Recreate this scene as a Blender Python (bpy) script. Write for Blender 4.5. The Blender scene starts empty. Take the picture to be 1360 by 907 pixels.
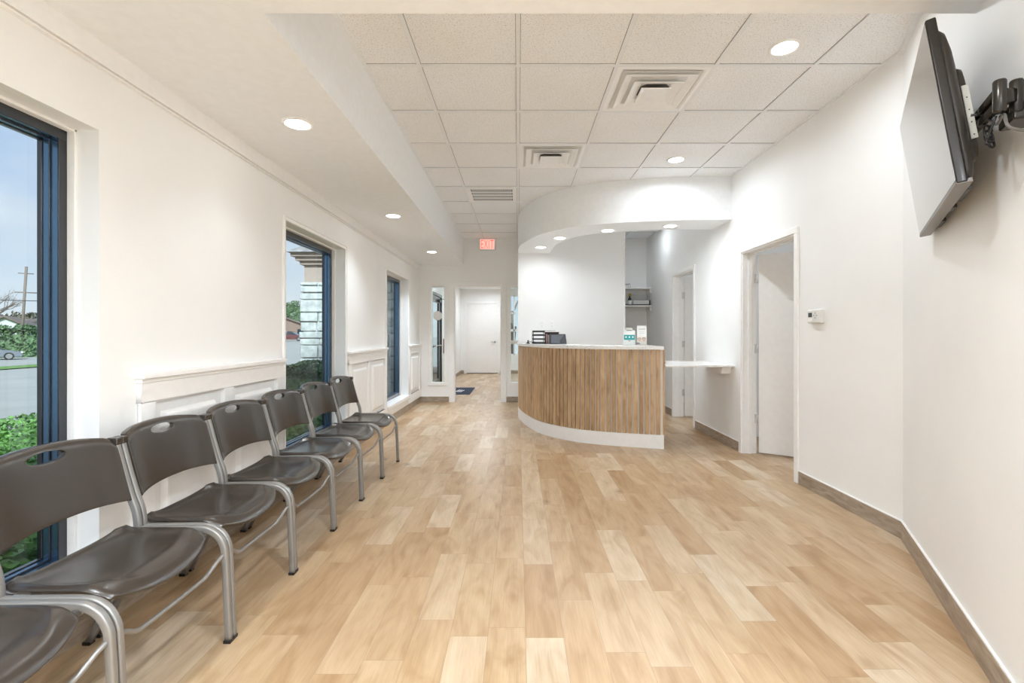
import bpy, bmesh, math, random
from mathutils import Vector, Matrix, noise
C = bpy.context.scene.collection
R = math.radians
random.seed(7)

# ------------------------------------------------------------------ materials
def new_mat(name):
    m = bpy.data.materials.new(name); m.use_nodes = True
    nt = m.node_tree
    return m, nt, nt.nodes['Principled BSDF']
def N(nt, typ, **kw):
    n = nt.nodes.new(typ)
    for k, v in kw.items():
        if k.startswith('i_'): n.inputs[k[2:].replace('_', ' ')].default_value = v
        else: setattr(n, k, v)
    return n
def ramp(nt, fac, stops):
    r = nt.nodes.new('ShaderNodeValToRGB')
    while len(r.color_ramp.elements) < len(stops): r.color_ramp.elements.new(.5)
    for e, (p, c) in zip(r.color_ramp.elements, stops):
        e.position = p; e.color = (*c, 1)
    nt.links.new(fac, r.inputs[0]); return r.outputs[0]
def mix(nt, fac, a, b, blend='MIX'):
    n = nt.nodes.new('ShaderNodeMix'); n.data_type = 'RGBA'; n.blend_type = blend
    for sock, v in ((0, fac), (6, a), (7, b)):
        if hasattr(v, 'links') or hasattr(v, 'is_linked'): nt.links.new(v, n.inputs[sock])
        elif sock == 0: n.inputs[0].default_value = v
        else: n.inputs[sock].default_value = (*v, 1)
    return n.outputs[2]
def mth(nt, op, a, b=None):
    n = nt.nodes.new('ShaderNodeMath'); n.operation = op
    for i, v in enumerate((a, b)):
        if v is None: continue
        if hasattr(v, 'is_linked'): nt.links.new(v, n.inputs[i])
        else: n.inputs[i].default_value = v
    return n.outputs[0]
def geo_pos(nt, obj=False):
    if obj: return N(nt, 'ShaderNodeTexCoord').outputs['Object']
    return N(nt, 'ShaderNodeNewGeometry').outputs['Position']
def mat(name, col, rough=.5, metal=0., spec=.5, noise_amt=0., nscale=20, bump=0., bscale=200, coat=0., emit=None, es=0., obj=True):
    m, nt, p = new_mat(name)
    p.inputs['Base Color'].default_value = (*col, 1)
    p.inputs['Roughness'].default_value = rough
    p.inputs['Metallic'].default_value = metal
    p.inputs['Specular IOR Level'].default_value = spec
    p.inputs['Coat Weight'].default_value = coat
    p.inputs['Coat Roughness'].default_value = .15
    pos = geo_pos(nt, obj)
    nz = N(nt, 'ShaderNodeTexNoise', i_Scale=nscale, i_Detail=4.0); nt.links.new(pos, nz.inputs['Vector'])
    a = max(noise_amt, .02)
    lo = tuple(max(0, c*(1-a)) for c in col); hi = tuple(min(1, c*(1+a)) for c in col)
    nt.links.new(ramp(nt, nz.outputs['Fac'], [(.3, lo), (.7, hi)]), p.inputs['Base Color'])
    if bump:
        b = N(nt, 'ShaderNodeBump', i_Strength=bump, i_Distance=.002)
        nb = N(nt, 'ShaderNodeTexNoise', i_Scale=bscale, i_Detail=3.0); nt.links.new(pos, nb.inputs['Vector'])
        nt.links.new(nb.outputs['Fac'], b.inputs['Height']); nt.links.new(b.outputs[0], p.inputs['Normal'])
    if emit:
        p.inputs['Emission Color'].default_value = (*emit, 1); p.inputs['Emission Strength'].default_value = es
    return m

WALL = mat('white_wall_paint', (.885, .89, .885), .55, noise_amt=.01, nscale=2, bump=.25, bscale=90, obj=False)
TRIM = mat('white_trim_paint', (.90, .895, .885), .35)
CEILP = mat('white_ceiling_paint', (.89, .915, .935), .6)
DOORM = mat('white_door_paint', (.86, .85, .835), .4)
GRIDM = mat('ceiling_grid_white', (.82, .84, .86), .45)
VENTM = mat('vent_white_enamel', (.90, .91, .92), .4)
VENTI = mat('vent_inner_enamel', (.72, .72, .71), .6)
VENTD = mat('duct_dark', (.14, .13, .12), .8)
FRAME = mat('window_dark_aluminium', (.03, .034, .042), .28, metal=.6, spec=.8, coat=.6)
SKYTINT = mat('window_sky_reflection_tint', (.10, .18, .28), .22, metal=.8, spec=.8)  # blue of the reflected sky put into the colour
STEEL = mat('chair_grey_steel', (.30, .29, .275), .38, metal=.55)
PLAST = mat('chair_brown_plastic', (.030, .022, .016), .24, spec=.8, coat=.25, bump=.12, bscale=900, noise_amt=.08)
BLACK = mat('black_plastic', (.012, .012, .013), .4)
DARKG = mat('dark_grey_plastic', (.05, .053, .06), .4)
TVB = mat('tv_brown_black_plastic', (.04, .033, .028), .38, bump=.1, bscale=700)
TVBEZ = mat('tv_gloss_bezel', (.018, .014, .012), .38, coat=.1)
TVSIL = mat('tv_grey_lower_bezel', (.17, .155, .14), .35)
SCREEN = mat('tv_screen_glass', (.05, .05, .05), .08, spec=1.0, coat=1.0)
GUN = mat('mount_gunmetal', (.05, .045, .04), .25, metal=.8)
CHROME = mat('brushed_nickel', (.5, .5, .48), .25, metal=.9)
HINGE = mat('painted_hinge', (.60, .59, .57), .4)
PAPER = mat('white_paper', (.82, .82, .80), .6)
TEAL = mat('teal_print', (.02, .32, .32), .5)
GREYP = mat('grey_print', (.25, .25, .25), .6)
SKIN = mat('peach_print', (.62, .42, .32), .6)
REDM = mat('red_plastic', (.5, .03, .03), .4)
MAROON = mat('maroon_paint', (.22, .05, .06), .5)
YELLOW = mat('yellow_cap_plastic', (.6, .42, .03), .4)
NAVY = mat('navy_mat_pile', (.03, .045, .08), .95, noise_amt=.3, nscale=150)
BRASSR = mat('red_print', (.35, .07, .06), .5)
LENS = mat('lamp_lens', (.9, .9, .9), .4, emit=(1, .97, .92), es=14)
EXITR = mat('exit_red_light', (.8, .05, .03), .4, emit=(1, .10, .06), es=.9)
EXITW = mat('exit_face_pink', (.80, .55, .5), .4, emit=(1, .50, .42), es=.5)
CLEAR = mat('thermostat_white', (.78, .78, .76), .35)
LCD = mat('lcd_dark', (.05, .06, .05), .2)

def floor_material():
    m, nt, p = new_mat('oak_plank_floor')
    L = nt.links.new
    sep = N(nt, 'ShaderNodeSeparateXYZ'); L(geo_pos(nt), sep.inputs[0])
    x, y = sep.outputs[0], sep.outputs[1]
    W, LEN = .15, .60
    rx = mth(nt, 'DIVIDE', mth(nt, 'ADD', x, 10.02), W); row = mth(nt, 'FLOOR', rx)
    wn = N(nt, 'ShaderNodeTexWhiteNoise', noise_dimensions='1D'); L(row, wn.inputs['W'])
    ry = mth(nt, 'ADD', mth(nt, 'DIVIDE', mth(nt, 'ADD', y, 20.), LEN), mth(nt, 'MULTIPLY', wn.outputs['Value'], 7.3))
    col = mth(nt, 'FLOOR', ry)
    cmb = N(nt, 'ShaderNodeCombineXYZ'); L(row, cmb.inputs[0]); L(col, cmb.inputs[1])
    w2 = N(nt, 'ShaderNodeTexWhiteNoise', noise_dimensions='3D'); L(cmb.outputs[0], w2.inputs['Vector'])
    rnd = w2.outputs['Value']
    fx = mth(nt, 'FRACT', rx); fy = mth(nt, 'FRACT', ry)
    ex = mth(nt, 'MULTIPLY', mth(nt, 'MINIMUM', fx, mth(nt, 'SUBTRACT', 1., fx)), W)
    ey = mth(nt, 'MULTIPLY', mth(nt, 'MINIMUM', fy, mth(nt, 'SUBTRACT', 1., fy)), LEN)
    gap = mth(nt, 'LESS_THAN', mth(nt, 'MINIMUM', ex, ey), .0009)
    # grain coordinates, shifted per plank
    c2 = N(nt, 'ShaderNodeCombineXYZ')
    L(mth(nt, 'MULTIPLY', x, 22.), c2.inputs[0]); L(mth(nt, 'ADD', mth(nt, 'MULTIPLY', y, 2.2), mth(nt, 'MULTIPLY', rnd, 60.)), c2.inputs[1]); L(mth(nt, 'MULTIPLY', rnd, 90.), c2.inputs[2])
    g1 = N(nt, 'ShaderNodeTexNoise', i_Scale=1.0, i_Detail=6.0, i_Roughness=.6, i_Distortion=.6); L(c2.outputs[0], g1.inputs['Vector'])
    c3 = N(nt, 'ShaderNodeCombineXYZ')
    L(mth(nt, 'MULTIPLY', x, 9.), c3.inputs[0]); L(mth(nt, 'ADD', mth(nt, 'MULTIPLY', y, 2.6), mth(nt, 'MULTIPLY', rnd, 40.)), c3.inputs[1]); L(mth(nt, 'MULTIPLY', rnd, 33.), c3.inputs[2])
    g2 = N(nt, 'ShaderNodeTexNoise', i_Scale=1.0, i_Detail=3.0, i_Distortion=1.2); L(c3.outputs[0], g2.inputs['Vector'])
    c4 = N(nt, 'ShaderNodeCombineXYZ')
    L(mth(nt, 'MULTIPLY', x, 160.), c4.inputs[0]); L(mth(nt, 'MULTIPLY', y, 7.), c4.inputs[1]); L(mth(nt, 'MULTIPLY', rnd, 33.), c4.inputs[2])
    g3 = N(nt, 'ShaderNodeTexNoise', i_Scale=1.0, i_Detail=4.0); L(c4.outputs[0], g3.inputs['Vector'])
    base = ramp(nt, rnd, [(0., (.425, .275, .148)), (.3, (.475, .323, .185)), (.6, (.505, .362, .218)), (.85, (.555, .42, .282)), (1., (.575, .46, .325))])
    streak = ramp(nt, g2.outputs['Fac'], [(.30, (.83, .765, .68)), (.5, (1., 1., 1.)), (.70, (1.09, 1.12, 1.16))])
    c = mix(nt, 1., base, streak, 'MULTIPLY')
    gr = ramp(nt, g1.outputs['Fac'], [(.3, (.86, .82, .78)), (.55, (1., 1., 1.)), (.8, (1.05, 1.06, 1.07))])
    c = mix(nt, .8, c, gr, 'MULTIPLY')
    fine = ramp(nt, g3.outputs['Fac'], [(.35, (.93, .91, .89)), (.6, (1.02, 1.02, 1.02))])
    c = mix(nt, .8, c, fine, 'MULTIPLY')
    # knots
    vo = N(nt, 'ShaderNodeTexVoronoi', i_Scale=1.0, i_Randomness=1.0)
    c5 = N(nt, 'ShaderNodeCombineXYZ'); nzk = N(nt, 'ShaderNodeTexNoise', i_Scale=30., i_Detail=2.)
    L(geo_pos(nt), nzk.inputs['Vector'])
    kd = mth(nt, 'MULTIPLY', nzk.outputs['Fac'], .09)
    L(mth(nt, 'ADD', mth(nt, 'MULTIPLY', x, 3.4), kd), c5.inputs[0]); L(mth(nt, 'ADD', mth(nt, 'MULTIPLY', y, 1.7), kd), c5.inputs[1])
    L(c5.outputs[0], vo.inputs['Vector'])
    kn = ramp(nt, vo.outputs['Distance'], [(.02, (.40, .34, .29)), (.06, (.75, .70, .66)), (.13, (1, 1, 1))])
    c = mix(nt, .75, c, kn, 'MULTIPLY')
    c = mix(nt, mth(nt, 'MULTIPLY', gap, .55), c, (.22, .16, .11))
    L(c, p.inputs['Base Color'])
    p.inputs['Roughness'].default_value = .34; p.inputs['Specular IOR Level'].default_value = .5
    b = N(nt, 'ShaderNodeBump', i_Strength=.12, i_Distance=.002); L(g3.outputs['Fac'], b.inputs['Height']); L(b.outputs[0], p.inputs['Normal'])
    return m
FLOOR = floor_material()

def wood_mat(name, cols, sx, sy, sz, rnd=True, rough=.45):
    m, nt, p = new_mat(name); L = nt.links.new
    mp = N(nt, 'ShaderNodeMapping'); mp.inputs['Scale'].default_value = (sx, sy, sz); L(geo_pos(nt), mp.inputs[0])
    oi = N(nt, 'ShaderNodeObjectInfo')
    ad = N(nt, 'ShaderNodeVectorMath', operation='ADD'); L(mp.outputs[0], ad.inputs[0])
    cb = N(nt, 'ShaderNodeCombineXYZ'); L(mth(nt, 'MULTIPLY', oi.outputs['Random'], 50.), cb.inputs[2]); L(cb.outputs[0], ad.inputs[1])
    nz = N(nt, 'ShaderNodeTexNoise', i_Scale=1., i_Detail=5., i_Distortion=1.); L(ad.outputs[0], nz.inputs['Vector'])
    c = ramp(nt, nz.outputs['Fac'], [(.28, cols[0]), (.5, cols[1]), (.72, cols[2])])
    if rnd:
        t = ramp(nt, oi.outputs['Random'], [(0, (.82, .80, .78)), (1, (1.12, 1.12, 1.12))]); c = mix(nt, 1., c, t, 'MULTIPLY')
    L(c, p.inputs['Base Color']); p.inputs['Roughness'].default_value = rough
    return m
SLAT = wood_mat('walnut_oak_slat', [(.36, .225, .115), (.52, .345, .19), (.60, .43, .26)], 26, 26, 5)
SLATBACK = mat('slat_backing', (.74, .68, .60), .6)
BASEW = wood_mat('taupe_wood_baseboard', [(.27, .205, .15), (.36, .29, .22), (.45, .38, .31)], 7, 7, 45, rnd=False)

def tile_material():
    m, nt, p = new_mat('acoustic_tile'); L = nt.links.new
    pos = geo_pos(nt)
    n1 = N(nt, 'ShaderNodeTexNoise', i_Scale=140., i_Detail=3.); L(pos, n1.inputs['Vector'])
    n2 = N(nt, 'ShaderNodeTexNoise', i_Scale=1.7, i_Detail=1.); L(pos, n2.inputs['Vector'])
    c = ramp(nt, n1.outputs['Fac'], [(.30, (.58, .56, .53)), (.42, (.86, .875, .89)), (.6, (.915, .935, .96))])
    t = ramp(nt, n2.outputs['Fac'], [(.35, (.97, .965, .95)), (.65, (1, 1, 1))])
    L(mix(nt, 1., c, t, 'MULTIPLY'), p.inputs['Base Color']); p.inputs['Roughness'].default_value = .85
    b = N(nt, 'ShaderNodeBump', i_Strength=.5, i_Distance=.003); L(n1.outputs['Fac'], b.inputs['Height']); L(b.outputs[0], p.inputs['Normal'])
    return m
TILE = tile_material()

def quartz_mat():
    m, nt, p = new_mat('veined_white_quartz'); L = nt.links.new
    nz = N(nt, 'ShaderNodeTexNoise', i_Scale=2.2, i_Detail=6., i_Distortion=2.5); L(geo_pos(nt), nz.inputs['Vector'])
    d = mth(nt, 'ABSOLUTE', mth(nt, 'SUBTRACT', nz.outputs['Fac'], .5))
    L(ramp(nt, d, [(0, (.70, .66, .60)), (.006, (.82, .81, .79)), (.02, (.87, .865, .85))]), p.inputs['Base Color'])
    p.inputs['Roughness'].default_value = .18
    return m
QUARTZ = quartz_mat()

def glass_mat(name, tint=(.93, .97, .97), amt=1.):
    m, nt, p = new_mat(name); nt.nodes.remove(p); L = nt.links.new
    out = [n for n in nt.nodes if n.type == 'OUTPUT_MATERIAL'][0]
    tr = N(nt, 'ShaderNodeBsdfTransparent'); tr.inputs[0].default_value = (*tint, 1)
    gl = N(nt, 'ShaderNodeBsdfGlossy'); gl.inputs['Roughness'].default_value = .02
    fr = N(nt, 'ShaderNodeFresnel'); fr.inputs[0].default_value = 1.45
    gn = N(nt, 'ShaderNodeNewGeometry'); front = mth(nt, 'SUBTRACT', 1., gn.outputs['Backfacing'])
    mx = N(nt, 'ShaderNodeMixShader'); L(mth(nt, 'MULTIPLY', mth(nt, 'MULTIPLY', fr.outputs[0], amt), front), mx.inputs[0]); L(tr.outputs[0], mx.inputs[1]); L(gl.outputs[0], mx.inputs[2])
    L(mx.outputs[0], out.inputs[0]); return m
GLASS = glass_mat('window_glass', amt=.8)
ACRYL = glass_mat('clear_acrylic', (.96, .97, .97))

def stone_mat():
    m, nt, p = new_mat('pale_rough_limestone'); L = nt.links.new
    nz = N(nt, 'ShaderNodeTexNoise', i_Scale=9., i_Detail=6.); L(geo_pos(nt), nz.inputs['Vector'])
    oi = N(nt, 'ShaderNodeObjectInfo')
    L(ramp(nt, nz.outputs['Fac'], [(.3, (.42, .43, .40)), (.7, (.66, .68, .64))]), p.inputs['Base Color'])
    p.inputs['Roughness'].default_value = .9
    b = N(nt, 'ShaderNodeBump', i_Strength=.8, i_Distance=.03); L(nz.outputs['Fac'], b.inputs['Height']); L(b.outputs[0], p.inputs['Normal'])
    return m
STONE = stone_mat()
STUCCO = mat('tan_stucco', (.42, .33, .27), .9, noise_amt=.06)
SHINGLE = mat('grey_shingle', (.30, .28, .27), .9, noise_amt=.3, nscale=8, obj=False)
LEAF = mat('hedge_leaf', (.10, .17, .07), .5, noise_amt=.6, nscale=4, obj=False)
LEAFL = mat('groundcover_leaf', (.13, .27, .06), .5, noise_amt=.6, nscale=7, obj=False)
BARK = mat('bare_bark', (.20, .16, .13), .9, noise_amt=.3)
BUSHY = mat('brown_green_woods', (.13, .12, .075), .9, noise_amt=.4, nscale=1.2, obj=False)
CONC = mat('pale_concrete', (.35, .34, .31), .9, noise_amt=.08, nscale=.4, obj=False)
GRASS = mat('lawn', (.13, .24, .05), .9, noise_amt=.3, nscale=3, obj=False)
MULCH = mat('brown_mulch', (.16, .10, .07), .95, noise_amt=.5, nscale=30, obj=False)
CARGREY = mat('car_grey_paint', (.22, .24, .26), .25, metal=.5, coat=.8)
CARRED = mat('car_dark_red_paint', (.16, .05, .05), .3, metal=.3, coat=.8)
TYRE = mat('tyre_rubber', (.015, .015, .015), .8)
CARWIN = mat('car_window', (.02, .03, .035), .1, coat=.8)
HOUSEW = mat('white_siding', (.62, .62, .60), .8)
HOUSEB = mat('brown_brick_house', (.25, .17, .13), .9, noise_amt=.2)
ROOFB = mat('brown_roof', (.17, .13, .11), .9, noise_amt=.2)

# ------------------------------------------------------------------ mesh helpers
def link(name, bm, m, parent=None, smooth=False, kind=None, bevel=0, seg=2, recalc=True):
    if recalc: bmesh.ops.recalc_face_normals(bm, faces=bm.faces)
    me = bpy.data.meshes.new(name); bm.to_mesh(me); bm.free()
    for mm in (m if isinstance(m, (list, tuple)) else [m]): me.materials.append(mm)
    if smooth:
        me.polygons.foreach_set('use_smooth', [True]*len(me.polygons))
    o = bpy.data.objects.new(name, me); C.objects.link(o)
    if parent is not None: o.parent = parent
    if kind: o['kind'] = kind
    if bevel:
        b = o.modifiers.new('bevel', 'BEVEL'); b.width = bevel; b.segments = seg; b.limit_method = 'ANGLE'; b.angle_limit = R(35)
        me.polygons.foreach_set('use_smooth', [True]*len(me.polygons))
        w = o.modifiers.new('wn', 'WEIGHTED_NORMAL'); w.keep_sharp = True
    return o
def box(bm, x0, x1, y0, y1, z0, z1, mi=0, M=None):
    vs = [bm.verts.new((x, y, z)) for x in (x0, x1) for y in (y0, y1) for z in (z0, z1)]
    if M is not None:
        for v in vs: v.co = M @ v.co
    for f in ((0,1,3,2),(4,6,7,5),(0,4,5,1),(2,3,7,6),(0,2,6,4),(1,5,7,3)):
        bm.faces.new([vs[i] for i in f]).material_index = mi
    return vs
def B(*boxes):
    bm = bmesh.new()
    for b in boxes: box(bm, *b)
    return bm
def prism(bm, pts, z0, z1, mi=0, M=None):
    a = [bm.verts.new((x, y, z0)) for x, y in pts]; b = [bm.verts.new((x, y, z1)) for x, y in pts]
    if M is not None:
        for v in a+b: v.co = M @ v.co
    n = len(pts)
    bm.faces.new(a[::-1]).material_index = mi; bm.faces.new(b).material_index = mi
    for i in range(n): bm.faces.new((a[i], a[(i+1) % n], b[(i+1) % n], b[i])).material_index = mi
def cyl(bm, r, z0, z1, seg=24, M=None, r2=None, mi=0, cx=0, cy=0):
    r2 = r if r2 is None else r2
    a = [bm.verts.new((cx+r*math.cos(2*math.pi*i/seg), cy+r*math.sin(2*math.pi*i/seg), z0)) for i in range(seg)]
    b = [bm.verts.new((cx+r2*math.cos(2*math.pi*i/seg), cy+r2*math.sin(2*math.pi*i/seg), z1)) for i in range(seg)]
    if M is not None:
        for v in a+b: v.co = M @ v.co
    bm.faces.new(a[::-1]).material_index = mi; bm.faces.new(b).material_index = mi
    for i in range(seg):
        f = bm.faces.new((a[i], a[(i+1) % seg], b[(i+1) % seg], b[i])); f.material_index = mi; f.smooth = True
def lathe(bm, prof, seg=32, M=None):
    rings = []
    for r, z in prof:
        rings.append([bm.verts.new((r*math.cos(2*math.pi*i/seg), r*math.sin(2*math.pi*i/seg), z)) for i in range(seg)])
    if M is not None:
        for rr in rings:
            for v in rr: v.co = M @ v.co
    for a, b in zip(rings, rings[1:]):
        for i in range(seg): bm.faces.new((a[i], a[(i+1) % seg], b[(i+1) % seg], b[i])).smooth = True
    return rings
def smooth_path(pts, n=8):
    pts = [Vector(p) for p in pts]; out = []
    for i in range(len(pts)-1):
        p0 = pts[max(i-1, 0)]; p1 = pts[i]; p2 = pts[i+1]; p3 = pts[min(i+2, len(pts)-1)]
        for k in range(n):
            t = k/n
            out.append(.5*((2*p1)+(-p0+p2)*t+(2*p0-5*p1+4*p2-p3)*t*t+(-p0+3*p1-3*p2+p3)*t**3))
    out.append(pts[-1]); return out
def sweep(bm, path, sec, up=Vector((0, 1, 0)), mi=0, cap=True):
    """sec: list of (a,b): a along 'up', b along the binormal"""
    rings = []
    for i, p in enumerate(path):
        t = (path[min(i+1, len(path)-1)]-path[max(i-1, 0)]).normalized()
        b = t.cross(up)
        if b.length < 1e-4: b = t.cross(Vector((1, 0, 0)))
        b.normalize(); u = b.cross(t).normalized()
        rings.append([bm.verts.new(p+u*s[0]+b*s[1]) for s in sec])
    n = len(sec)
    for a, b in zip(rings, rings[1:]):
        for i in range(n):
            f = bm.faces.new((a[i], a[(i+1) % n], b[(i+1) % n], b[i])); f.material_index = mi; f.smooth = True
    if cap:
        bm.faces.new(rings[0][::-1]).material_index = mi; bm.faces.new(rings[-1]).material_index = mi
def rsec(w, h, r=.004, n=3):
    out = []
    for cx, cy, a0 in ((w/2-r, h/2-r, 0), (-w/2+r, h/2-r, 90), (-w/2+r, -h/2+r, 180), (w/2-r, -h/2+r, 270)):
        for k in range(n+1):
            a = R(a0+90*k/n); out.append((cx+r*math.cos(a), cy+r*math.sin(a)))
    return out
def csec(r, n=10): return [(r*math.cos(2*math.pi*i/n), r*math.sin(2*math.pi*i/n)) for i in range(n)]
def thing(name, label, cat, loc=(0, 0, 0), rz=0, group=None):
    o = bpy.data.objects.new(name, None); C.objects.link(o); o.empty_display_size = .1
    o.location = loc; o.rotation_euler = (0, 0, rz); o['label'] = label; o['category'] = cat
    if group: o['group'] = group
    return o
def tag(o, label, cat, group=None):
    o['label'] = label; o['category'] = cat
    if group: o['group'] = group
    return o
def struct(name, bm, m, parent=None, **kw):
    o = link(name, bm, m, parent, **kw)
    if parent is None: o['kind'] = 'structure'
    return o
def sroot(name):
    o = bpy.data.objects.new(name, None); C.objects.link(o); o['kind'] = 'structure'; return o
def dup(root, loc, rz, label, group=None):
    r = root.copy(); C.objects.link(r); r.location = loc; r.rotation_euler = (0, 0, rz); r['label'] = label
    if group: r['group'] = group
    for ch in list(root.children):
        c = ch.copy(); C.objects.link(c); c.parent = r
        for g in ch.children:
            d = g.copy(); C.objects.link(d); d.parent = c
    return r
def wall_boxes(axis, a0, a1, lo, hi, z0, z1, holes):
    """wall perpendicular to `axis` between a0..a1, running lo..hi, with holes (l,h,zb,zt)"""
    bm = bmesh.new()
    def bb(l, h, zb, zt):
        if h-l < 1e-4 or zt-zb < 1e-4: return
        if axis == 'x': box(bm, a0, a1, l, h, zb, zt)
        else: box(bm, l, h, a0, a1, zb, zt)
    cur = lo
    for l, h, zb, zt in sorted(holes):
        bb(cur, l, z0, z1); bb(l, h, z0, zb); bb(l, h, zt, z1); cur = h
    bb(cur, hi, z0, z1)
    bmesh.ops.remove_doubles(bm, verts=bm.verts, dist=1e-5)
    return bm

# ------------------------------------------------------------------ key dimensions
LX, RX, BY, CZ, SZ = -1.72, 2.25, 8.35, 2.858, 2.40
SOFX, HDY = -.953, 1.79
FRY = -2.6

# ------------------------------------------------------------------ shell
struct('floor', B((-2.0, 4.7, FRY-.1, 14.5, -.12, 0)), FLOOR)
wins = [(.74, 1.96), (3.515, 4.73), (6.23, 7.43)]
ZB, ZT = .215, 2.035
vdoor = (9.45, 10.75)
holes = [(a, b, ZB, ZT) for a, b in wins] + [(-1.9, -.4, ZB, ZT)]
struct('wall_left', wall_boxes('x', LX-.215, LX, FRY, 9.3, 0, 2.95, holes), WALL)
struct('wall_hall_left', wall_boxes('x', LX-.06, LX, 9.3, 14.45, 0, 2.95, [(vdoor[0], vdoor[1], 0.0, 2.06)]), WALL)
struct('wall_right', wall_boxes('x', RX, RX+.13, 2.79, BY, 0, 2.95, [(3.87, 4.79, 0, 2.01), (6.10, 6.90, 0, 2.03)]), WALL)
# angled wall
bm = bmesh.new()
d = Vector((1.637-2.25, 1.64-2.79)).normalized(); nrm = Vector((-d.y, d.x))
if nrm.x < 0: nrm = -nrm
pA = Vector((2.25, 2.79)); pB = pA + d*2.15
prism(bm, [pA[:], pB[:], (pB+nrm*.12)[:], (pA+nrm*.12+Vector((0, .03)))[:]], 0, 2.95)
struct('wall_right_angled', bm, WALL)
struct('wall_right_near', B((pB.x+.02, 2.75, pB.y-.1, pB.y+.02, 0, 2.95), (2.65, 2.75, FRY, pB.y-.1, 0, 2.95)), WALL)
struct('wall_front', wall_boxes('y', FRY-.12, FRY, LX-.25, 4.7, 0, 2.95, [(-1.5, 2.5, .1, 2.36)]), WALL)
# back partition with the opening and two sidelights
struct('wall_back', wall_boxes('y', BY, BY+.13, LX, 4.6, 0, 2.95,
      [(-1.515, -1.29, .345, 2.02), (-1.12, -.29, 0, 2.04), (-.125, .08, .345, 2.02)]), WALL)
# wall behind the desk, turned back to the partition
bm = B((0, 1.585, 7.15, 7.27, 0, 2.95), (0, .12, 7.27, BY, 0, 2.95))
struct('wall_behind_desk', bm, WALL)
struct('trim_1', B((1.583, 1.603, 7.13, 7.29, 0, CZ)), TRIM)
# entrance hall beyond
struct('wall_hall_end', wall_boxes('y', 14.35, 14.47, LX-.25, 4.7, 0, 2.95, [(-.36, .62, .55, 2.36)]), WALL)
struct('wall_hall_right', B((2.2, 2.3, BY+.13, 14.35, 0, 2.95)), WALL)
struct('ceiling_hall', B((LX, 2.3, BY+.13, 14.35, 2.53, 2.6)), CEILP)
# outer shell, with an unseen roof slab added to block the sun
struct('wall_outer_right', B((4.6, 4.7, FRY, 14.45, 0, 2.95)), WALL)
struct('wall_room_divider', B((RX+.13, 4.6, 5.55, 5.65, 0, 2.95), (2.75, 4.6, 2.6, 2.7, 0, 2.95)), WALL)
struct('ceiling_side_rooms', B((RX+.131, 4.6, 2.7, BY, 2.6, 2.7)), CEILP)
struct('trim_roof_sun_block', B((LX-.9, 5.2, FRY-.5, 15.0, 2.96, 3.1)), WALL)

# ceiling: tiles above, plaster drops at left and near the camera
ceil = struct('ceiling', B((SOFX-.05, RX+.02, HDY-.05, BY, CZ, CZ+.05)), TILE)
bm = bmesh.new()
gx = [0, .61, 1.22, 1.83, -.61]; gy = [2.334+.61*i for i in range(10)]; t = .012
for x in gx:
    box(bm, x-t, x+t, HDY, BY, CZ-.008, CZ+.001)
    for q in (-t-.003, t): box(bm, x+q, x+q+.003, HDY, BY, CZ-.0012, CZ+.001, 1)  # dark strips paint the shadow line along each bar
for y in gy:
    box(bm, SOFX, RX, y-t, y+t, CZ-.0081, CZ+.001)
    for q in (-t-.003, t): box(bm, SOFX, RX, y+q, y+q+.003, CZ-.0013, CZ+.001, 1)
box(bm, SOFX, SOFX+.02, HDY, BY, CZ-.0062, CZ+.001); box(bm, RX-.02, RX, 2.8, BY, CZ-.0062, CZ+.001)
box(bm, SOFX, 1.6, BY-.02, BY, CZ-.0062, CZ+.001)
link('ceiling_grid', bm, [GRIDM, mat('grid_shadow_line', (.30, .29, .28), .8)], ceil)
bm = bmesh.new()
a = pA; b = pA+d*1.15
prism(bm, [(a-nrm*.022)[:], (b-nrm*.022)[:], b[:], a[:]], CZ-.03, CZ+.001)
link('ceiling_grid_angle', bm, GRIDM, ceil)
struct('ceiling_soffit_left', B((LX, SOFX, HDY, BY, SZ, 2.95)), CEILP)
struct('ceiling_soffit_near', B((LX, 2.65, FRY, HDY, SZ, 2.95)), CEILP)

outer = [(0, 7.15, 0), (.012, 6.62, 0), (.11, 6.2, 0), (.295, 5.74, 0), (.64, 5.37, 0), (1.1, 5.17, 0), (1.7, 5.05, 0), (2.25, 5.03, 0)]
inner = [(.47, 7.15, 0), (.49, 6.75, 0), (.55, 6.32, 0), (.78, 5.85, 0), (1.24, 5.62, 0), (1.7, 5.52, 0), (2.25, 5.51, 0)]
oc = [(p.x, p.y) for p in smooth_path(outer, 8)]; ic = [(p.x, p.y) for p in smooth_path(inner, 8)]
bm = bmesh.new(); prism(bm, oc+ic[::-1], SZ, 2.95)
so = struct('ceiling_soffit_curved', bm, CEILP)
for pl in so.data.polygons: pl.use_smooth = abs(pl.normal.z) < .5
so.modifiers.new('es', 'EDGE_SPLIT').split_angle = R(30)

# ------------------------------------------------------------------ baseboards
def base_strip(name, pts, inward, h=.10):
    """pts along wall line, inward = thickness vector side"""
    bm = bmesh.new()
    for (a, b) in zip(pts, pts[1:]):
        a = Vector(a); b = Vector(b); dd = (b-a).normalized(); n = Vector((-dd.y, dd.x))*inward
        prism(bm, [a[:], b[:], (b+n*.012)[:], (a+n*.012)[:]], 0, h, 0)
        prism(bm, [a[:], b[:], (b+n*.010)[:], (a+n*.010)[:]], h, h+.006, 1)
    return struct(name, bm, [BASEW, TRIM])
base_strip('baseboard_right', [pB[:], pA[:], (2.25, 3.81)], 1)
base_strip('baseboard_right_2', [(2.25, 4.85), (2.25, 6.04)], 1)
base_strip('baseboard_right_3', [(2.25, 6.96), (2.25, BY)], 1)
base_strip('baseboard_left', [(LX, -2.6), (LX, BY)], -1)
base_strip('baseboard_back', [(LX, BY), (-1.20, BY)], -1)
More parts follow.
